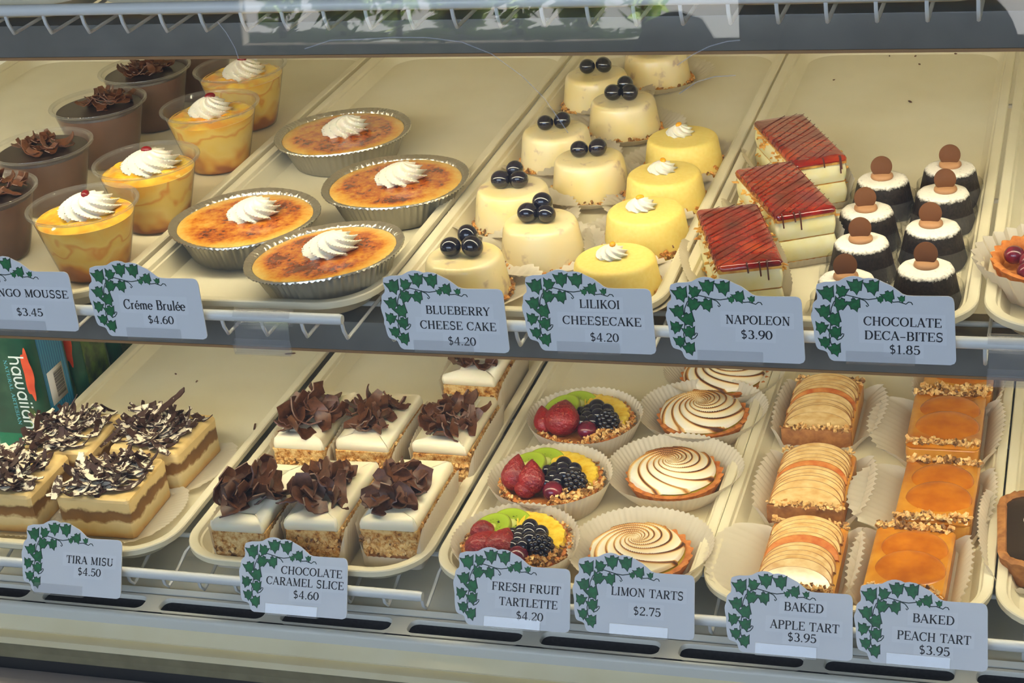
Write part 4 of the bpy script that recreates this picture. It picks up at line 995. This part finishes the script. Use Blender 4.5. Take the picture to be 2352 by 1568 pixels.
# ------------------------------------------------------------------ pastries of the lower shelf
# --- tiramisu squares
def slab(w, d, h, mats, seed, bev=.004, top_mi=1):
    rng = random.Random(seed); m = MB(); loops = []
    for ins, z in ((.001, .0006), (0, .002), (0, h * .3), (.0002, h * .6), (0, h - bev), (bev * .3, h - bev * .3), (bev, h)):
        loops.append([(x + rng.uniform(-.0006, .0006), y + rng.uniform(-.0006, .0006), z + (rng.uniform(-.0005, .0005) if z > .01 else 0)) for x, y, _ in rrect(w, d, .005, 0, 4, ins)])
    m.loft(loops[:-2], 0, None, True, False); m.loft(loops[-3:], 1, None, False, True); return m
def tiramisu(c, w, d, rz, label, seed, stick=False, liner=True):
    H_ = .044; rng = random.Random(seed); p = onz(c[0], c[1], FLOOR_L + H_)
    t = thing('tiramisu_square', label, 'tiramisu', (p.x, p.y, FLOOR_L + .0003), rz, 'tiramisu squares')
    obj('cake', slab(w, d, H_, None, seed), ['tira', 'tira_top'], t)
    m = MB()
    for i in range(150):
        x, y = rng.gauss(-.08, .52), rng.gauss(0, .52)
        if abs(x) > .86 or abs(y) > .86: continue
        h = (1 - min(1, math.hypot(x, y))) * .010
        l = rng.uniform(.014, .040); tl = .28 if rng.random() < .75 else .8
        add_curl(m, Vector((x * w * .57 - .003, y * d * .56, H_ + .001 + h * rng.random() + l * tl * .18)), rng, l, rng.uniform(.0035, .0105), rng.uniform(.2, 2.2) * rng.choice((-1, 1)),
                 (rng.uniform(-tl, tl), rng.uniform(-tl, tl), rng.uniform(0, 6.28)), th=.0009)
    if stick: add_curl(m, Vector((.006, .010, H_ + .026)), rng, .058, .011, .25, (.35, -.62, .15), th=.0012)
    o = obj('chocolate_shavings', m, 'dusted', t); o['kind'] = 'stuff'
    if liner: obj('paper_liner', paper_box(w + .004, d + .004, .010, .012, .022, random.Random(seed), .008, .008, .0012), 'paper', t)
tiramisu((254, 1096), .080, .084, .02, 'front right tiramisu square, its cut side and corner facing the glass', 61)
tiramisu((32, 1085), .080, .084, .02, 'front left tiramisu square, cut by the left edge of the photo', 62)
tiramisu((165, 990), .080, .084, .05, 'back left tiramisu square, against the green bottles', 63)
tiramisu((372, 990), .080, .086, -.05, 'back right tiramisu square, with a long chocolate stick rising from it', 64, True)

# --- chocolate caramel slices
CURLS = {}
def caramel(c, w, d, rz, label, seed, ncurl, curl_c=(0, 0), big=1.0, wide=1.0):
    H_ = .052; rng = random.Random(seed); p = onz(c[0], c[1], FLOOR_L + .043)
    t = thing('caramel_slice', label, 'cake slice', (p.x, p.y, FLOOR_L + .0003), rz, 'chocolate caramel slices')
    obj('biscuit_base', MB().box(-w / 2, w / 2, -d / 2, d / 2, .0008, .013, bev=.0015), 'biscuit', t)
    m = MB(); loops = []
    for k in range(6):
        z = .0125 + .0275 * k / 5
        loops.append([(x + rng.uniform(-.0008, .0008), y + rng.uniform(-.0012, .0008), z) for x, y, _ in rrect(w - .0006, d - .0006, .002, 0, 3)])
    m.loft(loops, 0, None, True, True)
    for i in range(110):
        fr = rng.random() < .6
        q = Vector((rng.uniform(-.48, .48) * w, -d / 2, rng.uniform(.012, .031))) if fr else Vector((rng.choice((-.5, .5)) * w, rng.uniform(-.48, .48) * d, rng.uniform(.014, .041)))
        k = rng.uniform(.0028, .0065); m.chip(q, k, k * .5, k * .7, rng, 1 if rng.random() < .85 else 2)
    obj('nut_layer', m, ['nutcake', 'nut', 'seed'], t, sharp=50)
    m = MB(); loops = []
    for ins, z in ((.0012, .0388), (-.0002, .0408), (-.0004, .0452), (.001, .0495), (.004, .0514), (.014, .0520)):
        loops.append([(x + .0009 * math.sin(y * 300 + seed) + rng.uniform(-.0004, .0004), y + .0012 * math.sin(x * 260 + z * 200 + seed) + rng.uniform(-.0004, .0004), z + rng.uniform(-.0005, .0005) + .0008 * math.sin(x * 200 + seed)) for x, y, _ in rrect(w - .001, d - .001, .003, 0, 8, ins)])
    m.loft(loops, 0, None, True, True); obj('cream_icing', m, 'buttercream', t, sharp=0)
    obj('paper_liner', paper_box(w + .0035, d + .004, .050, .003, .005, random.Random(seed), .001, .004, .0006), 'paper', t)
    for i in range(int(ncurl * 1.45)):
        m = MB(); a = rng.uniform(0, 6.28); q = math.sqrt(rng.random()); l = rng.uniform(.018, .042) * big; ww = rng.uniform(.009, .020) * wide
        pos = Vector((curl_c[0] + .46 * w * q * math.cos(a), curl_c[1] - .012 + .34 * d * q * math.sin(a), H_ + .004 + .012 * (1 - q) * rng.random() + .002 * i / ncurl))
        add_curl(m, Vector((0, 0, 0)), rng, l, ww, rng.uniform(.8, 3.0) * rng.choice((-1, 1)), (rng.uniform(-.8, .8), rng.uniform(-.9, .9), rng.uniform(0, 6.28)), th=.0013)
        obj('chocolate_curl', m, 'choc', t, pos, sharp=50)
caramel((600, 1145), .055, .112, .0, 'front left caramel slice with tall petal-like chocolate curls, by its price sign', 71, 16, (-.004, .004), 1.3, 1.5)
caramel((765, 1140), .055, .112, .0, 'middle caramel slice of the front row, with long dark curls', 72, 16, (-.004, -.004), 1.25, 1.2)
caramel((935, 1140), .056, .112, .0, 'front right caramel slice with flat broken chocolate shards', 73, 18, (-.004, .004), 1.0, 1.15)
caramel((728, 968), .055, .108, .0, 'left caramel slice of the second row, a dark shiny sheet of chocolate on it', 74, 15, (0, .0), 1.3, 1.5)
caramel((872, 972), .057, .108, .0, 'middle caramel slice of the second row', 75, 26, (0, .004), .95, .7)
caramel((1048, 978), .058, .108, .0, 'right caramel slice of the second row, spiky curls spilling over its paper', 76, 26, (-.002, .004), .95, .7)
caramel((1112, 828), .060, .108, .0, 'rearmost caramel slice, alone under the middle shelf', 77, 18, (0, 0), .95, .9)

# --- fruit tartlets
KIWI = MB().lathe([(.0195, 0), (.0203, .001), (.0203, .0035), (.0195, .0046), (.001, .0048)], 40).mesh('kiwi_slice', ['kiwi'], 50)
def strawberry_mesh(seed, L, R):
    rng = random.Random(seed); m = MB(); prof = [(.0006, 0)]
    for k in range(1, 13):
        u = k / 13; prof.append((R * math.sin(PI * u ** .75) ** .75 * (1 - .15 * u), L * u))
    prof.append((.0006, L)); m.lathe(prof, 28, rm=lambda t, i, r, z: (r * (1 + .03 * math.cos(7 * t + 2.6 * i)), z)); return m
def blackberry_mesh():
    m = MB(); rng = random.Random(9)
    m.ball((0, 0, 0), .0085, seg=12, rings=8)
    for i in range(46):
        z = 1 - 2 * (i + .5) / 46; a = i * 2.39996; r = math.sqrt(1 - z * z)
        m.ball((.0088 * r * math.cos(a), .0088 * r * math.sin(a), .0098 * z), .0031, seg=8, rings=6)
    return m
BB = blackberry_mesh().mesh('blackberry', ['blackberry'], 0)
def pine_mesh(seed):
    rng = random.Random(seed); m = MB(); loops = []; n = 26; R0, R1 = .018, .0445
    for k in range(n + 1):
        a = math.radians(-14 + 118 * k / n); f = .001 * math.cos(k * 2.4); j = rng.uniform(-.0008, .0008)
        loops.append([(r * math.cos(a), r * math.sin(a), z) for r, z in ((R0, .001), (R1 + f, .0), (R1 + .0012 + f, .003), (R1 + f + j, .0075), (R1 - .004, .0088 + j), (R0 + .010, .0078 - j), (R0 + .002, .0062), (R0, .004))])
    m.loft(loops, 0, None, True, True); return m
def nut_pile(rng, n, r0, r1, a0, a1, z0, z1, s):
    m = MB()
    for i in range(n):
        a = math.radians(rng.uniform(a0, a1)); r = rng.uniform(r0, r1); k = rng.uniform(*s)
        m.chip(Vector((r * math.cos(a), r * math.sin(a), rng.uniform(z0, z1))), k, k * .6, k * .4, rng, rng.choice((0, 0, 1, 2)))
    return m
def fruit_tart(px, py, label, seed, straws, berries, rz=0.0):
    rng = random.Random(seed); t = thing('fruit_tartlet', label, 'fruit tart', at(px, py, .030, FLOOR_L), rz, 'fruit tartlets')
    obj('paper_liner', pleated_cup(.0455, .0595, .031, 64, .0007, .0003, .0008, rng), 'paper', t)
    obj('crust', tart_shell(.0495, .024, 30, .043, 'crust', .8), None, t)
    o = obj('nut_edge', nut_pile(rng, 420, .0445, .0515, -180, 180, .018, .0265, (.0025, .0052)), ['nut', 'seed', 'crumb'], t, sharp=0); o['kind'] = 'stuff'
    o = obj('chopped_nuts', nut_pile(rng, 170, .030, .049, -75, -8, .024, .030, (.003, .007)), ['nut', 'crumb', 'seed'], t, sharp=0); o['kind'] = 'stuff'
    obj('pineapple_slice', pine_mesh(seed), 'pineapple', t, (0, 0, .0235), sharp=50)
    k1 = obj('kiwi_slice', KIWI, None, t, (-.012, .0245, .0262)); k1.rotation_euler = (.22, .1, 0)
    k2 = obj('kiwi_slice', KIWI, None, t, (-.0265, .0115, .0282)); k2.rotation_euler = (.2, -.22, 0)
    for (x, y, z, L, R, rot) in straws:
        s = obj('strawberry', strawberry_mesh(rng.randrange(99), L, R), 'strawberry', t, (x, y, z), sharp=0); s.rotation_euler = rot; s.scale = (1, .8, 1)
    for (x, y, z, s) in berries:
        b = obj('blueberry', BERRY, None, t, (x, y, z)); b.scale = (s, s, s); b.rotation_euler = (rng.uniform(0, 3), rng.uniform(0, 3), 0)
    for (x, y, z, s) in ((.0285, -.0145, .0320, 1.05),):
        b = obj('blackberry', BB, None, t, (x, y, z)); b.scale = (s, s, s)
    g_ = obj('grape', MB().ball((0, 0, 0), .0100, sq=(1, 1.1, .9)), 'purple', t, (.0095, -.0275, .0290))
R_ = math.radians
bset = [(-.005, .006, .0300, .72), (.0025, .010, .0305, .8), (.0095, .0145, .0325, 1.0), (.003, .0005, .0310, .85), (.0125, .0035, .0330, .95), (.0215, .0075, .0320, .9), (.0055, -.0085, .0315, .9), (.016, -.0065, .0335, .95), (.0015, -.017, .0305, .9), (.012, -.0165, .0325, .85), (.0245, -.0025, .0325, .85)]
fruit_tart(1185, 1236, 'front fruit tartlet with a square cut strawberry, behind its price sign', 81,
           [(-.0375, -.026, .024, .036, .0150, (R_(76), 0, R_(150))), (-.012, -.030, .027, .036, .0155, (R_(72), 0, R_(172))), (-.030, -.004, .029, .026, .0125, (R_(80), 0, R_(200)))], bset)
fruit_tart(1265, 1090, 'middle fruit tartlet with two whole strawberries standing up', 82,
           [(-.0335, -.024, .024, .036, .0135, (R_(-38), R_(8), 0)), (-.0115, -.029, .024, .034, .0145, (R_(-36), R_(-6), 0)), (-.022, -.034, .026, .026, .012, (R_(80), 0, R_(160)))], bset)
fruit_tart(1343, 954, 'rearmost fruit tartlet with one large dull strawberry half', 83,
           [(-.0165, -.038, .029, .044, .0195, (R_(-68), 0, R_(4))), (-.034, -.030, .025, .032, .011, (R_(-60), 0, R_(20)))], bset)

# --- meringue tarts
def meringue_mesh(seed, R=.0430, lobes=7):
    rng = random.Random(seed); m = MB(); nr, nt = 64, 360; vs = []; at_ = []; fs = []
    ph = rng.uniform(0, 6.28); wob = [rng.uniform(0, 6.28) for _ in range(4)]
    for i in range(nr + 1):
        q = i / nr
        for j in range(nt):
            t = 2 * PI * j / nt
            qq = q + .0
            tw = 3.6 * math.log(q + .10)                       # spiral
            u = (lobes * (t + ph) / (2 * PI) - tw * lobes / (2 * PI) * .95 + .22 * math.sin(2 * t + wob[0]) * q) % 1.0
            saw = u ** 1.6 if u < .86 else (1 - u) / .14       # slow rise, steep fall
            amp = .0036 * min(1, q * 5) * (1 - .25 * q)
            rim = (1 - q ** 5)
            z = .0035 + .0135 * (1 - q ** 2.1) * .8 + amp * saw * (0.35 + .65 * rim)
            rr = R * q * (1 + .055 * (saw - .4) * q ** 3)
            if q > .97: z = .001 + (1 - q) / .03 * (z - .001)
            vs.append((rr * math.cos(t), rr * math.sin(t), z))
            crest = max(0, 1 - abs(u - .84) / .16)
            band = .30 + .25 * math.sin(t - 2.2 + wob[1])      # one side caught more flame
            at_.append(max(0, min(1, crest ** 1.2 * (.72 + .25 * math.sin(3 * t + wob[2])) * min(1, q * 4 + .3) + (.30 + band * .9) * u ** 1.4 * (1 - .3 * q))))
    for i in range(nr):
        for j in range(nt):
            k = (j + 1) % nt; fs.append((i * nt + j, i * nt + k, (i + 1) * nt + k, (i + 1) * nt + j))
    m.add(vs, fs, 0, None, at_); return m.mesh('meringue', ['meringue'], 0, 'toast')
SH_L = tart_shell(.0465, .017, 24, .038, 'crust', .7)
def meringue_tart(px, py, label, seed, off, rz):
    rng = random.Random(seed); t = thing('meringue_tart', label, 'tart', at(px, py, .026, FLOOR_L), rz, 'meringue topped lemon tarts')
    obj('paper_liner', pleated_cup(.0450, .0655, .026, 72, .0007, .0003, .0010, rng), 'paper', t)
    obj('crust', SH_L, None, t)
    obj('curd', MB().lathe([(.0415, .0135), (.0405, .0158), (.03, .0165), (.001, .0165)], 48), 'curd', t)
    v = Vector((off[0], off[1], 0)); v.rotate(Euler((0, 0, -rz)))
    obj('meringue', meringue_mesh(seed), None, t, (v.x, v.y, .0162), sharp=0)
meringue_tart(1470, 1250, 'front lemon meringue tart, behind the limon tarts sign, curd showing at its right', 91, (-.004, .002), 0)
meringue_tart(1548, 1070, 'middle lemon meringue tart of the row', 92, (-.003, .003), .6)
meringue_tart(1614, 935, 'third lemon meringue tart from the front', 93, (-.002, .003), 5.6)
meringue_tart(1664, 845, 'rearmost lemon meringue tart, just showing under the middle shelf', 94, (-.002, .003), 2.6)

# --- apple and peach slices
def apple_slice_mesh(R, th):
    m = MB(); n = 20
    o = [(R * math.cos(PI * k / n), R * math.sin(PI * k / n) * 1.02) for k in range(n + 1)]
    inn = [(x * .965, y * .965) for x, y in o]
    m.loft([[(x, y, 0) for x, y in inn], [(x, y, th * .2) for x, y in o], [(x, y, th * .8) for x, y in o], [(x, y, th) for x, y in inn]], 1, None, True, False)
    m.loft([[(x, y, th) for x, y in inn], [(x * .5, y * .5, th) for x, y in inn]], 0, None, False, True); return m.mesh('apple_slice', ['apple', 'apple_edge'], 40)
ASL = apple_slice_mesh(.0325, .0036); ASR = ASL.copy(); ASR.materials.clear(); ASR.materials.append(MT['apple_red']); ASR.materials.append(MT['apple_red'])
def nut_strip(rng, w, y, z, n, s=(.0025, .006), dy=.004):
    m = MB()
    for i in range(n):
        k = rng.uniform(*s); m.chip(Vector((rng.uniform(-.5, .5) * w, y + rng.uniform(-dy, dy), z + rng.uniform(-.001, .003))), k, k * .6, k * .4, rng, rng.choice((0, 0, 0, 1)))
    return m
def apple(c, w, d, label, seed, fl, fr, rz=0):
    rng = random.Random(seed); H_ = .028; p = onz(c[0], c[1], FLOOR_L + H_)
    t = thing('apple_tart', label, 'apple tart', (p.x, p.y, FLOOR_L + .0003), rz, 'rectangular apple tarts')
    obj('pastry', slab(w, d, .0215, None, seed, .003), ['tart', 'tart'], t)
    obj('front_rim', MB().box(-w / 2, w / 2, -d / 2 - .001, -d / 2 + .004, .001, .0235, bev=.0015), 'biscuit', t)
    N = 12
    for i in range(N):
        u = i / (N - 1); y = d * .46 - u * d * .68 - (.004 if i > 4 else 0); red = i == 5
        s = obj('apple_slice', ASR if red else ASL, None, t, (rng.uniform(-.0008, .0008), y - .0225 + (.004 if i == 5 else 0), .0206))
        s.rotation_euler = (R_(18 + rng.uniform(-2, 3)), rng.uniform(-.04, .04), rng.uniform(-.05, .05)); k = rng.uniform(.98, 1.03) * w / .068; s.scale = (k, k * (.80 if i < N - 1 else .66), 1)
    for y in (-d / 2 + .002, d / 2 - .003):
        o = obj('almond_crumbs', nut_strip(rng, w, y, .0235, 75), ['nut', 'seed'], t, sharp=0); o['kind'] = 'stuff'
    obj('paper_liner', paper_box(w + .005, d + .006, .026, fl, fr, random.Random(seed), .001, .004, .0018, 40), 'paper', t)
apple((1842, 1262), .068, .108, 'front apple tart, behind the baked apple tart sign', 101, .038, .012)
apple((1866, 1088), .070, .106, 'middle apple tart of the row', 102, .012, .016)
apple((1891, 918), .069, .108, 'rearmost apple tart, under the middle shelf', 103, .008, .020)
PSL = None
def peach_half(a, b, h):
    m = MB(); loops = []
    for k in range(9):
        u = k / 8; r = math.cos(u * PI / 2) ** .6 if u < 1 else .01; z = h * math.sin(u * PI / 2)
        loops.append([(a * r * math.cos(2 * PI * j / 40), b * r * math.sin(2 * PI * j / 40), z) for j in range(40)])
    m.loft(loops, 0, None, True, True); return m.mesh('peach_slice', ['peach_slice'], 0)
PSL = peach_half(.0275, .0275, .0040)
def peach(c, w, d, label, seed, fl, fr, rz=0):
    rng = random.Random(seed); H_ = .027; p = onz(c[0], c[1], FLOOR_L + H_)
    t = thing('peach_tart', label, 'peach tart', (p.x, p.y, FLOOR_L + .0003), rz, 'rectangular peach tarts')
    obj('pastry', slab(w, d, .0225, None, seed, .003), ['tart', 'tart'], t)
    m = MB(); loops = []
    for ins, z in ((.0002, .0195), (-.0004, .0222), (.002, .0246), (.008, .0252), (.02, .0254)):
        loops.append([(x, y, z + rng.uniform(-.0003, .0003)) for x, y, _ in rrect(w, d, .006, 0, 6, ins)])
    m.loft(loops, 0, None, True, True); obj('glaze', m, 'peach', t)
    for y, s in ((d * .17, .96), (-d * .14, 1.0)):
        q = obj('peach_slice', PSL, None, t, (.002, y - .002, .0246)); q.scale = (s * w / .062, s, 1); q.rotation_euler = (R_(5), 0, R_(-4))
    for y in (-d / 2 + .004, d / 2 - .004):
        o = obj('almond_crumbs', nut_strip(rng, w, y, .0258, 100, (.003, .0068)), ['nut', 'seed'], t, sharp=0); o['kind'] = 'stuff'
    obj('paper_liner', paper_box(w + .005, d + .006, .025, fl, fr, random.Random(seed), .001, .003, .0018, 40), 'paper', t)
peach((2090, 1280), .068, .108, 'front peach tart, behind the baked peach tart sign', 111, .012, .012, -.02)
peach((2155, 1120), .067, .108, 'second peach tart from the front', 112, .036, .012, -.02)
peach((2174, 957), .069, .108, 'third peach tart from the front, its paper torn on the right', 113, .030, .014)
peach((2206, 838), .068, .106, 'rearmost peach tart, only its nutty end showing under the middle shelf', 114, .008, .008)

# --- dark chocolate tart at the right edge
t = thing('chocolate_tart', 'dark chocolate tart in a white paper case at the lower right edge', 'tart', at(2402, 1215, .026, FLOOR_L), .05)
obj('paper_liner', paper_box(.084, .128, .034, .012, .012, random.Random(3), .004, .004, .0012), 'paper', t)
sh = MB(); rng = random.Random(6); loops = []
for ins, z in ((.006, .001), (.003, .004), (0, .024), (-.001, .0265), (.002, .0285), (.006, .0275), (.009, .021)):
    loops.append([(x + rng.uniform(-.0006, .0006), y + rng.uniform(-.0006, .0006), z + (rng.uniform(-.0012, .0012) if z > .02 else 0)) for x, y, _ in rrect(.080, .124, .026, 0, 10, ins)])
sh.loft(loops, 0, None, True, True); obj('crust', sh, 'biscuit', t)
obj('chocolate_filling', MB().loft([rrect(.080, .124, .026, z, 10, i) for i, z in ((.0085, .020), (.0065, .0252), (.012, .0262), (.026, .0264))], 0, None, True, True), 'dark_choc', t)
obj('white_piping', MB().tube([(-.012 + .006 * math.cos(a / 10), .012 + .009 * math.sin(a / 10), .0268) for a in range(12, 52)], .0007, 6), 'cream', t)

# ------------------------------------------------------------------ green water bottles left of the tiramisu
def bottle(x, y, rz, label, seed, blue=True):
    S = .074; t = thing('water_bottle', label, 'bottle', (x, y, .5455), rz, 'green water bottles')
    m = MB(); prof = [(.006, 0), (.001, .003), (0, .012), (.0006, .030), (0, .05), (0, .190), (.002, .200), (.012, .215), (.022, .228), (.0225, .236)]
    m.loft([rrect(S, S, .014, z, 6, i) for i, z in prof], 0, None, True, True); obj('body', m, 'bottle', t)
    lb = MB(); lb.loft([rrect(S + .0008, S + .0008, .0144, z, 6) for z in (.032, .060, .100, .190)], 0); obj('sleeve', lb, 'sleeve', t)
    # right face panel with lines and barcode
    bp = MB().box(S / 2 + .0005, S / 2 + .0009, -.0235, .0235, .033, .190); b_ = obj('blue_panel' if blue else 'leaf_panel', bp, 'blue' if blue else 'leaf_print', t)
    bc = MB().box(S / 2 + .0009, S / 2 + .0012, -.018, .014, .058, .098, mi=0)
    zz = .063; rng = random.Random(seed)
    while zz < .094:
        h = rng.choice((.0004, .0007, .0011)); bc.box(S / 2 + .0012, S / 2 + .0013, -.006, .012, zz, zz + h, mi=1); zz += h + rng.choice((.0005, .0008))
    if blue: obj('barcode_label', bc, ['label_white', 'ink'], b_, sharp=0)
    # front face: red flower, leaves, writing running downwards
    fl = MB(); T = Matrix.Translation((0, -S / 2 - .0006, 0)) @ Matrix.Rotation(PI / 2, 4, 'X')
    o = []
    for k in range(40):
        a = 2 * PI * k / 40; r = 1 + .14 * math.cos(5 * a); o.append((.029 + .0058 * r * math.cos(a), .107 + .030 * r * math.sin(a)))
    fl.prism(o, 0, .0002, 0, T)
    o2 = [(-.016 + .014 * (1 + .2 * math.cos(4 * a)) * math.cos(a), .168 + .018 * math.sin(a)) for a in [2 * PI * k / 30 for k in range(30)]]
    fl.prism(o2, 0, .0002, 0, T)
    o3 = [(.022 + .006 * math.cos(a), .050 + .016 * math.sin(a)) for a in [2 * PI * k / 24 for k in range(24)]]
    fl.prism(o3, 0, .0002, 1, T); fp = obj('flower_print', fl, ['red_flower', 'leaf_print'], t, sharp=0)
    wt = MB(); T2 = Matrix.Translation((.009, -S / 2 - .00085, .130)) @ Matrix.Rotation(PI / 2, 4, 'X') @ Matrix.Rotation(-PI / 2, 4, 'Z')
    text_mesh(wt, 'hawaiian', 0, .090, 0, .0190, T2, 0, RG); obj('lettering', wt, 'white_ink', t, sharp=0)
    st = MB(); rng = random.Random(2)
    T3 = Matrix.Translation((.0018, -S / 2 - .00085, .124)) @ Matrix.Rotation(PI / 2, 4, 'X') @ Matrix.Rotation(-PI / 2, 4, 'Z')
    fnt = {c: v for c, v in GL.items()}
    text_mesh(st, 'NATURAL ARTESIAN', 0, .080, 0, .0040, T3, 0, fnt); obj('small_print', st, 'teal_ink', t, sharp=0)
    return t
bp_ = ray(85, 890); by = -1.083 * bp_.y / bp_.x
bottle(-1.083 - .036, by + .036 + .002, 0, 'front green water bottle with white lettering and a barcode, beside the tiramisu', 1)
bottle(-1.083 - .034, by + .036 + .082, 0.0, 'second green water bottle, behind the lettered one, leaf print just showing', 2, False)
bottle(-1.083 - .036, by + .036 + .166, 0.0, 'third green water bottle, hardly visible behind the other two', 3, False)

# ------------------------------------------------------------------ street and seats mirrored in the glass
def chair(x, y, rz, label):
    t = thing('shop_chair', label, 'chair', (x, y, 0), rz, 'dark chairs mirrored in the glass')
    m = MB(); o = []
    for k in range(25):
        a = PI * k / 24; o.append((.23 * math.copysign(abs(math.cos(a)) ** .6, math.cos(a)), .52 + .36 * math.sin(a) ** .6))
    T = Matrix.Translation((0, .2, 0)) @ Matrix.Rotation(PI / 2 - .12, 4, 'X')
    m.prism(o, -.012, .012, 0, T); obj('backrest', m, 'chair', t)
    obj('seat', MB().box(-.22, .22, -.22, .20, .43, .46, bev=.01), 'chair', t)
    for sx in (-1, 1):
        for sy in (-1, 1): obj('leg', MB().tube([(sx * .19, sy * .18, .44), (sx * .21, sy * .2, 0)], .014, 8), 'chair', t)
    return t

def shrub(x, y, r, h, seed):
    rng = random.Random(seed); m = MB()
    for i in range(330):
        a, b = rng.uniform(0, 6.28), math.acos(rng.uniform(-1, 1)); q = rng.random() ** .4
        p = Vector((r * q * math.sin(b) * math.cos(a), r * q * math.sin(b) * math.sin(a), h * .5 + h * .5 * q * math.cos(b)))
        R = Euler((rng.uniform(0, 6), rng.uniform(0, 6), rng.uniform(0, 6))).to_matrix().to_4x4(); s = rng.uniform(.03, .06)
        m.add([(-s * .35, 0, 0), (0, -s, 0), (s * .35, 0, .01), (0, s, 0)], [(0, 1, 2, 3)], 0, Matrix.Translation(p) @ R, smooth=False)
    o = thing('shrub', 'sunlit green shrub outside the shop, seen only mirrored in the glass', 'shrub', (x, y, -.01), 0, 'shrubs mirrored in the glass')
    obj('foliage', m, 'hedge', o, sharp=0)
    obj('stem', MB().tube([(0, 0, 0), (.01, 0, h * .5)], .015, 8), 'chair', o)
for k in range(7):
    shrub(-2.93 + .235 * k, -3.83 - .04 * (k % 2), (.112, .118, .108)[k % 3], (.50, .32, .62, .26)[k % 4], k)
chair(-0.405, -1.25, PI, 'dark round-backed chair mirrored in the glass at the upper right').scale = (1.15, 1, .69)
b = thing('mirrored_dark_form', 'dark rounded form added to mirror as an arc in the glass', 'dark form', (-0.835, -1.25, 0))  # added unseen form, shaped to give a dark arc in the reflection
obj('body', MB().lathe([(.085, 0), (.093, .45)], 32), 'chair', b)
obj('lid', MB().lathe([(.095, .45), (.095, .47), (.088, .54), (.06, .59), (.02, .608), (.001, .608)], 32), 'chair', b)
